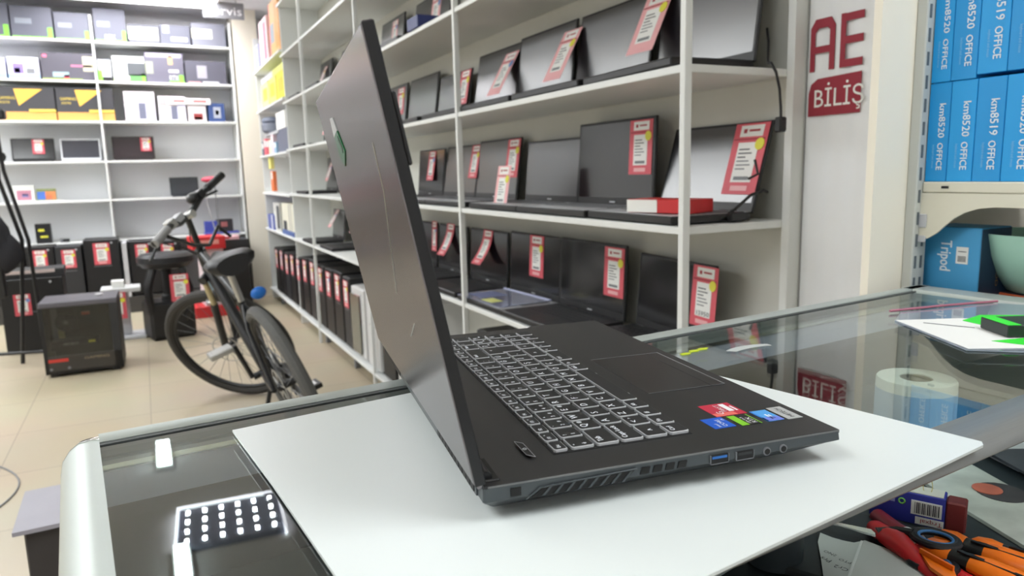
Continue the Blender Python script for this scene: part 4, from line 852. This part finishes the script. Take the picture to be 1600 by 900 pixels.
# rear face vents
b = MB(); b.box(.012, W-.012, -.0015, .0012, ZD-.0100, ZD-.0020, SIDE)
for k in range(11): b.box(.016+k*.0095, .016+k*.0095+.0075, .0010, .0018, ZD-.0090, ZD-.0030, HOLE)
for k in range(11): b.box(W-.016-k*.0095-.0075, W-.016-k*.0095, .0010, .0018, ZD-.0090, ZD-.0030, HOLE)
b.build('rear_vent', lap)
for x0, x1 in ((.006, .040), (W-.040, W-.006)):
    b = MB(); b.box(x0, x1, -.0125, -.0005, ZD-.001, ZD+.0012, HOLE, .0008); b.tube([(x0+.002, -.004, ZD+.002), (x1-.002, -.004, ZD+.002)], .0040, BLACK, n=12); b.build('hinge', lap)
for x, y in ((.03, -.03), (W-.03, -.03), (.04, -.2), (W-.04, -.2)): MB().box(x-.010, x+.010, y-.006, y+.006, 0, .0050, BLACK, .001).build('foot', lap)
# lid: y=0 is the outer back face in its own frame, z runs up the lid
TL = math.radians(11.15); HL = .2640
LL = TX(0, .0050, ZD-.0010) @ RX(-TL)
lid = MB()
c = .003
prof = [(0.0, .004), (0.0, HL-.002), (-.0015, HL), (-.0062, HL), (-.0068, HL-.001), (-.0068, .006), (-.004, 0.0), (-.002, 0.0)]
lid.prism(prof, 0.0, W, LID, axis='x'); lid = lid.build('lid', lap, M=LL)
b = MB(); b.box(-.0004, W+.0004, -.0074, -.0006, .0015, HL-.0003, BLACK, .0006); b.box(-.0006, .012, -.0094, -.007, .189, .2275, BLACK, .0008); b.build('bezel', lid)
MB().box(.006, W-.006, -.0080, -.0074, .030, HL-.008, mat('own_screen', (12, 12, 14), .25)).build('screen', lid)
GEM = mat('emblem_green', (28, 120, 72), .25, metal=.4)
b = MB(); b.prism([(.231, .206), (.252, .224), (.292, .220), (.283, .200), (.262, .194)], .0002, .0010, GEM); b.prism([(.252, .2245), (.262, .236), (.288, .237), (.294, .2205)], .0002, .0010, mat('emblem_white', (190, 192, 192), .4)); b.prism([(.240, .2085), (.255, .220), (.262, .216), (.248, .205)], .0010, .0014, mat('emblem_dark', (14, 60, 40), .3)); b.build('emblem', lid)
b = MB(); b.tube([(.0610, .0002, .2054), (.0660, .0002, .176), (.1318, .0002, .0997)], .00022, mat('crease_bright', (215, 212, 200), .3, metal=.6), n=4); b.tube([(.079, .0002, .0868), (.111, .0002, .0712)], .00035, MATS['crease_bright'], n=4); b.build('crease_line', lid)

# ------------------------------------------------------------------ things on and in the counter
ZB = glass('zip_bag_film', (226, 232, 238), f0=.10, base=.38, basecol=(200, 210, 225))
z = GZ+.0006
b = MB(); b.prism([(.862, .602), (.917, .632), (1.084, .598), (1.120, .540), (.99, .40), (.83, .428), (.789, .464)], z, z+.0015, ZB, axis='z'); b.tube([(.905, .640, z+.003), (.99, .622, z+.004), (1.09, .603, z+.003)], .0018, mat('zip_red', (176, 110, 128), .4)); 
tag(b.build('zip_bag', smooth=0), 'clear zip bag with a pink seal on the glass at the counter\'s right', 'bag')
b = MB(); b.prism([(.862, .600), (.935, .565), (1.0, .52), (1.02, .44), (.86, .425), (.792, .464)], z+.0017, z+.0022, PAPER, axis='z'); b.box(-.028, .028, -.0008, .0008, 0, .0004, INK, M=TX(.885, .545, z+.0024) @ RZ(-1.15)); 
tag(b.build('folded_paper', smooth=0), 'white folded paper in the zip bag on the counter', 'paper')
NGR = mat('neon_green_paper', (60, 230, 60), .5)
b = MB(); b.prism([(.925, .552), (.975, .560), (1.03, .52), (.985, .47), (.915, .50)], z+.0024, z+.0030, NGR, axis='z'); b.prism([(.845, .47), (.905, .455), (.93, .42), (.86, .43)], z+.0024, z+.0028, NGR, axis='z')
for k in range(3): b.box(0, .028, -.0006, .0006, 0, .0003, INK, M=TX(.962, .535-.007*k, z+.0031) @ RZ(-.75))
tag(b.build('green_card', smooth=0), 'neon green card under a black box on the counter', 'card')
b = MB(); b.box(-.05, .05, -.026, .026, 0, .014, mat('black_green_box', (36, 44, 42), .4), .001); b.plate(-.03, .045, .006, .0075, -.026, GREY); b.box(-.05, -.035, -.0261, .026, .0141, .0146, NGR)
tag(b.build('small_box', loc=(.930, .468, z+.0032), rotz=-.50, smooth=0), 'small black box with green end on the zip bag', 'box')
b = MB()
for i in range(8):
    a = .9+i*.17; a2 = a+.17; 
    b.faces([(.60+.05*math.cos(a)*-1, .575+.032*math.sin(a), z+.001), (.60-.05*math.cos(a2), .575+.032*math.sin(a2), z+.001), (.60-.043*math.cos(a2)+.003, .575+.020*math.sin(a2), z+.001), (.60-.043*math.cos(a)+.003, .575+.020*math.sin(a), z+.001)], [(0, 1, 2, 3)], mat('strip_grey', (190, 196, 194), .4))
tag(b.build('curved_strip', smooth=0), 'curved pale tape stuck to the counter glass', 'streak')  # thin pale arc drawn flat on the glass
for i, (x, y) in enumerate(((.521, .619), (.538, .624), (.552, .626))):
    tag(MB().prism([(-.007, -.003), (.002, -.004), (.009, .001), (.0, .004), (-.006, .003)], 0, .0008, mat('reflected_lime', (196, 214, 50), .5), axis='z').build('lime_reflection', loc=(x+.003, y-.004, z)), ('left', 'middle', 'right')[i] + ' one of three lime paper flags near the laptop\'s front edge', 'painted_reflection', 'lime paper flags')  # small lime plates stand for reflections in the glass
# label roll inside the counter
t = thing('label_roll', 'large roll of white labels standing inside the counter, under the glass', 'roll', (.778, .512, .772))
RW = mat('roll_paper', (240, 238, 228), .7); RBL = mat('roll_blue', (186, 206, 230), .5)
b = MB(); b.lathe([(.0175, .0), (.042, .0), (.042, .098), (.041, .100), (.0175, .100), (.0175, 0)], RW, 48, cap=False); b.build('paper', t)
b = MB(); b.lathe([(.0422, .006), (.0424, .088)], RBL, 48, cap=False); b.build('wrapper', t)
b = MB(); b.lathe([(.0173, 0), (.0173, .099), (.0155, .099), (.0155, 0)], mat('core_card', (120, 112, 96), .8), 30, cap=False); b.build('core', t)
# inner shelf clutter seen under the near rail
ZI = .772
b = MB(); b.prism([(.742, .500), (.728, .466), (.702, .407), (.676, .334), (.660, .290), (.760, .290), (.785, .392), (.815, .466), (.805, .500)], ZI+.0005, ZI+.004, mat('magazine_smoke', (188, 193, 184), .35, noise=.5, nscale=22), axis='z')
o = b.build('magazine', smooth=0); tag(o, 'glossy magazine with a misty grey cover inside the counter', 'magazine')
b = MB(); b.lathe([(.024, 0), (.024, .0006)], mat('mag_dark', (74, 72, 74), .4, noise=.4, nscale=60), 24, M=TX(.768, .405, ZI+.0042)); b.lathe([(.014, 0), (.014, .0006)], mat('mag_orange', (196, 110, 90), .4, noise=.3, nscale=50), 20, M=TX(.762, .416, ZI+.005))
b.build('cover_picture', o)
b = MB(); b.prism([(.88, .52), (1.0, .49), (.95, .38), (.845, .43)], ZI+.0005, ZI+.006, mat('leaf_white', (220, 222, 224), .4), axis='z'); tag(b.build('brochure', smooth=0), 'white brochure beyond the magazine inside the counter', 'brochure')
b = MB(); b.prism([(.855, .475), (.90, .45), (.86, .34), (.80, .355)], ZI+.007, ZI+.010, mat('photo_dark', (84, 86, 92), .3, noise=.3, nscale=30), axis='z'); tag(b.build('photo_print', smooth=0), 'dark glossy print between magazine and brochure', 'print')
# blue box with barcode
YB = math.radians(-62)
t = thing('rubber_band_box', 'blue carton with barcode and dark red end inside the counter', 'box', (.635, .416, ZI+.004), YB)
w, d, h = .068, .020, .031
BB = mat('carton_blue', (52, 60, 158), .45, noise=.05)
b = MB(); b.box(-w/2, w/2-.004, -d/2, d/2, 0, h, BB, .0008); b.box(-w/2+.002, w/2-.006, -d/2+.001, d/2-.001, h+.0001, h+.0008, mat('carton_top', (206, 206, 196), .6)); b.build('carton', t)
b = MB(); b.box(w/2-.0035, w/2+.013, -d/2+.0005, d/2-.0005, .0005, h-.002, mat('dark_red_pack', (112, 40, 40), .5, noise=.2), .0015); b.build('end_flap', t)
b = MB(); b.plate(.002, .0275, .0105, .0245, -d/2, PAPER)
for k in range(14): b.plate(.005+k*.0015, .005+k*.0015+(.0010 if k % 3 else .0005), .012, .023, -d/2-.0008, INK, .0003)
b.plate(.006, .0295, .0015, .0085, -d/2, PAPER); b.text('Trqxal', .0060, TAGDARK, TX(.0285, -d/2-.0012, .0068) @ FACE @ RZ(PI), width=.018)
b.torus(.0026, .0008, C_('logo_green', (120, 190, 80)), 10, 4, M=TX(-.006, -d/2-.001, .0215)); b.plate(-.016, -.012, .019, .024, -d/2, C_('pale_mark', (150, 160, 210))); b.build('print', t)
for x, lab in ((-.012, 'left'), (.014, 'right')):
    o = MB().torus(.0070, .0006, mat('band_yellow', (206, 186, 100), .5) if x > 0 else mat('band_orange', (226, 150, 80), .5), 24, 5, M=TX(0, 0, .0035) @ Matrix.Diagonal((.55, 1, 1.25, 1))).build('rubber_band', M=TX(.635, .416, ZI+.004+h) @ RZ(YB) @ TX(x, 0, .002))
    tag(o, lab + ' rubber band loop sticking out of the blue carton', 'rubber band')
# scissors
t = thing('scissors', 'black scissors with blue-lined finger loops on the clutter inside the counter', 'scissors', (.585, .358, ZI+.020), math.radians(-63))
SK = mat('scissor_black', (34, 34, 38), .4); SBL = mat('scissor_blue', (60, 120, 180), .4)
for (cx, cy, dz) in ((0, 0, .003), (.001, -.027, -.006)):
    M = TX(cx, cy, dz) @ Matrix.Diagonal((1.15, .95, 1, 1)); g = MB(); g.torus(.0145, .0034, SK, 36, 8, axis='z', M=M); g.tube([(cx-.017, cy+.000, dz), (cx-.030, cy*.5+.002, dz-.002), (cx-.045, -.006, dz-.004)], .0045, SK); g.build('finger_loop', t)
    g = MB(); g.torus(.0115, .0013, SBL, 36, 6, axis='z', M=TX(cx, cy, dz+.0016) @ Matrix.Diagonal((1.15, .95, 1, 1))); g.build('loop_lining', t)
g = MB(); g.prism([(-.045, -.002), (-.10, -.008), (-.045, -.012)], -.003, -.001, CHROME, axis='z'); g.build('blade', t)
def blob(name, label, cat, pts, r, m, sq=1.0, extra=None, n=12):
    b = MB(); P = [Vector(p) for p in pts]; rings = []
    for i, p in enumerate(P):
        d = (P[min(i+1, len(P)-1)]-P[max(i-1, 0)]).normalized(); a = d.cross(Vector((0, 0, 1))).normalized(); u = a.cross(d).normalized()
        rings.append([tuple(p+a*math.cos(2*PI*j/n)*r[i]+u*math.sin(2*PI*j/n)*r[i]*sq) for j in range(n)])
    b.loft(rings, m)
    if extra: extra(b)
    return tag(b.build(name), label, cat)
blob('marker_pen', 'bright red wide-capped marker lying across the clutter inside the counter', 'marker', [(.573, .411, .788), (.572, .407, .788), (.568, .398, .788), (.563, .378, .789), (.556, .360, .788), (.549, .344, .786), (.541, .326, .785)], [.0050, .0082, .0098, .0118, .0088, .0055, .004], RED, .75)
gs = blob('glue_stick', 'dark red tube with white label partly under the blue carton', 'tube', [(.604, .430, .782), (.603, .427, .782), (.598, .415, .782), (.594, .400, .781), (.592, .388, .781)], [.005, .008, .0085, .0085, .0085], mat('maroon', (132, 34, 48), .35), .9)
b = MB(); b.tube([(.5925, .391, .781), (.590, .376, .781)], .0088, PAPER, 14); b.build('label', gs)
blob('marker_pen', 'second red marker low under the scissors and knives', 'marker', [(.582, .372, .780), (.577, .350, .780), (.570, .325, .781), (.568, .30, .782)], [.0075, .008, .0065, .005], RED, .8)
def knife(x, y, ang, lab, z, L=.10, k=1.0):
    t = thing('utility_knife', lab, 'knife', (x, y, z), ang); n = 14
    def sec(xx, r): return [(xx, k*r*1.05*math.cos(2*PI*j/n), .009+k*r*.72*math.sin(2*PI*j/n)) for j in range(n)]
    b = MB(); b.loft([sec(a, r) for a, r in ((-.030, .006), (-.026, .0105), (-.016, .0122), (-.007, .0098))], ORANGE); b.build('butt', t)
    b = MB(); b.loft([sec(a, r) for a, r in ((-.0075, .0094), (0, .0088), (.009, .0098))], BLACK); b.prism([(-.002, -.004), (L*.5, -.005), (L*.5, -.002), (.004, .0)], .0155, .0172, BLACK, axis='z'); b.build('grip', t)
    b = MB(); b.loft([sec(a, r) for a, r in ((.0085, .0100), (.020, .0120), (.040, .0118), (.052, .0095))], ORANGE); b.build('handle', t)
    b = MB(); b.loft([sec(a, r) for a, r in ((.0525, .0090), (.075, .0085))], BLACK); b.build('end_cap', t)
knife(.583, .334, math.radians(-84), 'orange and black knife lying nearest the scissors inside the counter', ZI+.008)
knife(.616, .343, math.radians(-76), 'orange and black knife behind the nearest one, inside the counter', ZI+.004)
knife(.640, .325, math.radians(-70), 'third orange and black knife, almost out of the picture at the right', ZI+.001, k=.85)
b = MB(); b.prism([(.5575, .353), (.5540, .322), (.535, .305), (.543, .335)], .790, .793, ORANGE, axis='z'); b.prism([(.5575, .353), (.5540, .322), (.552, .322), (.5555, .353)], .793, .797, ORANGE, axis='z')
tag(b.build('plastic_tray', smooth=0), 'orange plastic corner piece at the bottom edge below the scissors', 'plastic piece')
# folded translucent papers with handwriting
TP = mat('tracing_paper', (190, 194, 190), .6, noise=.04)
b = MB(); b.prism([(.512, .419), (.527, .429), (.529, .418), (.533, .409), (.538, .402), (.550, .400), (.556, .372), (.546, .341), (.537, .327), (.52, .30), (.43, .32), (.460, .368), (.491, .398)], .7830, .7836, TP, axis='z')
b.box(0, .075, -.0010, .0010, .0, .0006, mat('fold_pale', (214, 216, 214), .5), M=TX(.546, .400, .7838) @ RZ(-2.63))
def hand(s, x, y, size, a): b.text(s, size, INK, TX(x, y, .7839) @ RZ(a))
hand('Prs', .496, .390, .0075, 1.75); hand('2NO', .507, .394, .0055, 1.75); hand('Cr2', .497, .374, .0075, 1.9); hand('PTO', .508, .380, .0055, 1.9)
tag(b.build('note_paper', smooth=0), 'folded greyish note paper with handwriting inside the counter', 'paper')
tag(MB().box(-.09, .09, -.07, .07, 0, .0085, mat('tray_dark', (38, 42, 45), .5), .002).build('pen_tray', loc=(.560, .360, ZI+.0003), rotz=math.radians(-63)), 'dark flat tray under the note paper inside the counter', 'tray')
tag(MB().lathe([(.020, 0), (.024, .002), (.0245, .078), (.022, .080), (.022, .006), (.0005, .005)], mat('pot_dark', (46, 54, 58), .4), 28).build('pen_pot', loc=(.468, .428, ZI+.0003)), 'dark round pot under the counter rim left of the note paper', 'pot')
tag(MB().box(-.03, .02, -.02, .02, 0, .05, mat('pale_case', (150, 166, 164), .3), .003).build('plastic_case', loc=(.418, .452, ZI+.0003), rotz=.2), 'pale greenish plastic case left of the dark round pot', 'case')

# ------------------------------------------------------------------ bicycle (in the shop)
CAM_SCALE = 1.1607; LIFT = 0.0
RWL, WB, BH, BWD, SZ = .333, .920, .725, .593, .853
psi, lean, steer = math.radians(96.33), math.radians(-18.52), math.radians(44.3)
BM = TX(.548, 2.877, 0) @ RZ(psi) @ RX(lean)
bike = thing('bicycle', 'black mountain bicycle leaning to the left in the aisle, front wheel turned', 'bicycle', M=BM)
ha = math.radians(70); axd = Vector((-math.cos(ha), 0, math.sin(ha))); hubF = Vector((WB, 0, RWL)); ao = hubF+Vector((-.045, 0, 0))
ST = TX(*ao) @ Matrix.Rotation(steer, 4, axd) @ TX(*(-ao))
TY = mat('tyre_black', (52, 50, 48), .75, noise=.15, nscale=80); TYG = mat('tyre_grey', (92, 92, 90), .75, noise=.15, nscale=80); FRB = mat('frame_black', (26, 27, 30), .35); SIL = mat('silver_part', (190, 190, 188), .3, metal=.7); GOLD = mat('fork_gold', (188, 176, 140), .3, metal=.5)
def wheel(c, M, tyre):
    w = MB().torus(RWL-.024, .0245, tyre, 56, 10).build('wheel', bike, M=M @ TX(*c))
    MB().torus(RWL-.050, .010, BLACK, 48, 6).build('rim', w)
    b = MB()
    for k in range(28):
        a = k*2*PI/28; b.tube([(.02*math.cos(a+.5), .02*(-1)**k, .02*math.sin(a+.5)), ((RWL-.055)*math.cos(a), 0, (RWL-.055)*math.sin(a))], .0012, GREY, n=4)
    b.build('spokes', w)
    b = MB(); b.lathe([(.012, -.05), (.022, -.03), (.014, -.02), (.014, .02), (.022, .03), (.012, .05)], BLACK, 16, M=RX(PI/2)); b.build('hub', w)
    b = MB(); b.torus(.075, .004, SIL, 30, 4, M=TX(0, .035, 0) @ Matrix.Diagonal((1, .4, 1, 1)))
    for k in range(5): a = k*2*PI/5; b.tube([(.015*math.cos(a), .035, .015*math.sin(a)), (.073*math.cos(a+.4), .035, .073*math.sin(a+.4))], .003, SIL, n=4)
    b.build('brake_disc', w); return w
wheel((0, 0, RWL), Matrix.Identity(4), TYG); wheel(tuple(hubF), ST, TY)
headB = ao + axd*(RWL+.10); headT = ao + axd*(RWL+.22); BBk = Vector((.40, 0, .29)); seatT = Vector((.235, 0, .70)); 
b = MB(); b.tube([headB, headT], .023, FRB, 12); b.tube([BBk, seatT], .017, FRB, 12); b.tube([headT-axd*.02, seatT-Vector((0, 0, .03))], .019, FRB, 12); b.tube([headB+axd*.02, BBk], .025, FRB, 12)
for s in (-1, 1):
    b.tube([BBk+Vector((0, s*.02, 0)), Vector((.15, s*.05, .32)), Vector((0, s*.065, RWL))], .011, FRB); b.tube([seatT-Vector((0, 0, .06)), Vector((.15, s*.035, .56)), Vector((0, s*.065, RWL))], .009, FRB)
b.build('frame', bike)
f = MB()
for s in (-1, 1):
    tp = ao+axd*(RWL+.085)+Vector((0, s*.055, 0)); f.tube([tp, ao+axd*(RWL-.06)+Vector((0, s*.055, 0))], .014, GOLD if s > 0 else SIL, 10); f.tube([ao+axd*(RWL-.05)+Vector((0, s*.055, 0)), hubF+Vector((-.01, s*.055, 0))], .018, FRB, 10)
f.tube([ao+axd*(RWL+.09)+Vector((0, -.07, 0)), ao+axd*(RWL+.09)+Vector((0, .07, 0))], .020, FRB, 10); f.tube([ao+axd*(RWL+.09), ao+axd*(BH-.01)], .014, FRB, 10)
f.torus(.055, .008, SIL, 16, 6, axis='z', M=TX(*(ao+axd*(RWL-.03))) @ Matrix.Diagonal((1, 1.1, .4, 1)), a0=-PI/2, a1=PI/2)
f.build('fork', bike, M=ST)
bc = ao+axd*BH
h = MB(); h.tube([bc+Vector((-.04, 0, .0)), bc+Vector((.0, 0, .0))], .018, SIL, 10); fwd = Vector((.0, 0, 0))
h.tube([bc+Vector((-.05, -BWD/2, .03)), bc+Vector((-.03, -BWD/4, .03)), bc+Vector((0, -.06, 0)), bc+Vector((0, .06, 0)), bc+Vector((-.03, BWD/4, .03)), bc+Vector((-.05, BWD/2, .03))], .0145, FRB, 10)
hb = h.build('handlebar', bike, M=ST)
for s in (-1, 1):
    g = MB(); g.tube([bc+Vector((-.05, s*BWD/2, .03)), bc+Vector((-.036, s*(BWD/2-.12), .03))], .018, BLACK if s < 0 else mat('grip_grey', (150, 150, 150), .5), 12); g.build('grip', hb)
    g = MB(); g.tube([bc+Vector((-.035, s*(BWD/2-.16), .02)), bc+Vector((.035, s*(BWD/2-.12), .0)), bc+Vector((.03, s*(BWD/2+.0), -.03))], .006, FRB, 6); g.box(-.02, .02, -.02, .02, -.02, .02, SIL if s > 0 else FRB, .004, M=TX(*(bc+Vector((-.02, s*(BWD/2-.17), .03))))); g.build('brake_lever', hb)
g = MB(); g.ball((0, 0, 0), .03, mat('bar_lamp', (40, 40, 42), .3), M=TX(*(bc+Vector((.0, -.10, .035)))) @ Matrix.Diagonal((1, 1, .8, 1))); g.build('bar_lamp', hb)
g = MB(); g.box(-.02, .02, -.03, .03, -.01, .02, LGREY, .003, M=TX(*(bc+Vector((.0, .06, .015))))); g.build('bar_display', hb)
cb = MB()
for s in (-1, 1): cb.tube([bc+Vector((.0, s*.20, .0)), bc+Vector((.10, s*.12, -.03)), bc+Vector((.10, s*.03, -.12)), bc+Vector((.045, 0, -.25))], .003, BLACK, 5)
cb.tube([bc+Vector((-.05, .22, .02)), bc+Vector((-.02, .10, -.10)), bc+Vector((.0, .0, -.16)), bc+Vector((.02, -.14, -.14)), bc+Vector((.03, -.18, -.22))], .008, BLACK, 6)
cb.build('brake_cable', bike, M=ST)
# saddle
sd = MB(); top = []
secs = [(-.14, .055, .0), (-.12, .080, .004), (-.06, .082, .006), (.0, .055, .0), (.06, .030, -.004), (.12, .020, -.006), (.145, .012, -.014)]
rings = []
for x, w, dz in secs: rings.append([(x, w*math.cos(a), dz+(.022*math.sin(a) if math.sin(a) > 0 else .045*math.sin(a)*(.6 if x > 0 else 1))) for a in [2*PI*k/16 for k in range(16)]])
sd.loft(rings, mat('saddle_black', (30, 30, 33), .45)); sd.build('saddle', bike, M=TX(.19, 0, SZ) @ Matrix.Diagonal((1.15, 1.15, 1.15, 1)))
b = MB(); b.tube([seatT-Vector((0, 0, .04)), Vector((.20, 0, SZ-.03))], .0135, SIL, 10); b.build('seat_post', bike)
cr = MB(); cr.torus(.085, .006, DARK, 36, 5, M=TX(BBk.x, -.045, BBk.z)); cr.torus(.06, .005, SIL, 30, 5, M=TX(BBk.x, -.04, BBk.z)); cr.tube([BBk+Vector((0, -.06, 0)), BBk+Vector((0, .06, 0))], .015, FRB, 10)
cr.tube([BBk+Vector((0, -.065, 0)), BBk+Vector((.0, -.08, -.165))], .011, FRB); cr.tube([BBk+Vector((0, .065, 0)), BBk+Vector((.0, .08, .165))], .011, FRB); cr.build('crank', bike)
for s in (-1, 1):
    p = MB(); p.box(-.045, .045, -.05, .05, -.012, .012, BLACK if s < 0 else SIL, .004); p.box(-.03, .03, -.035, .035, -.013, .013, SIL, .004); p.build('pedal', bike, M=TX(BBk.x, s*.14, BBk.z+s*.165))
ch = MB(); ch.tube([(BBk.x, -.043, BBk.z+.085), (0, -.045, RWL+.04)], .004, SIL, 5); ch.tube([(BBk.x, -.043, BBk.z-.085), (.02, -.045, RWL-.13)], .004, SIL, 5); ch.build('chain', bike)
dr = MB(); dr.torus(.045, .006, SIL, 24, 5, M=TX(0, -.045, RWL)); dr.box(-.02, .03, -.06, -.035, RWL-.14, RWL-.03, BLACK, .004); dr.ball((0, 0, 0), .02, BLACK, M=TX(.01, -.05, RWL-.13)); dr.build('derailleur', bike)
rl = MB(); rl.ball((0, 0, 0), .03, mat('blue_lamp', (30, 110, 200), .3), s=(.6, 1, .8)); rl.build('rear_lamp', bike, M=TX(-.02, -.030, SZ-.135))
kg = MB(); kg.tube([(.12, .06, .30), (.14, .23, .02)], .009, BLACK); kg.build('kickstand', bike)
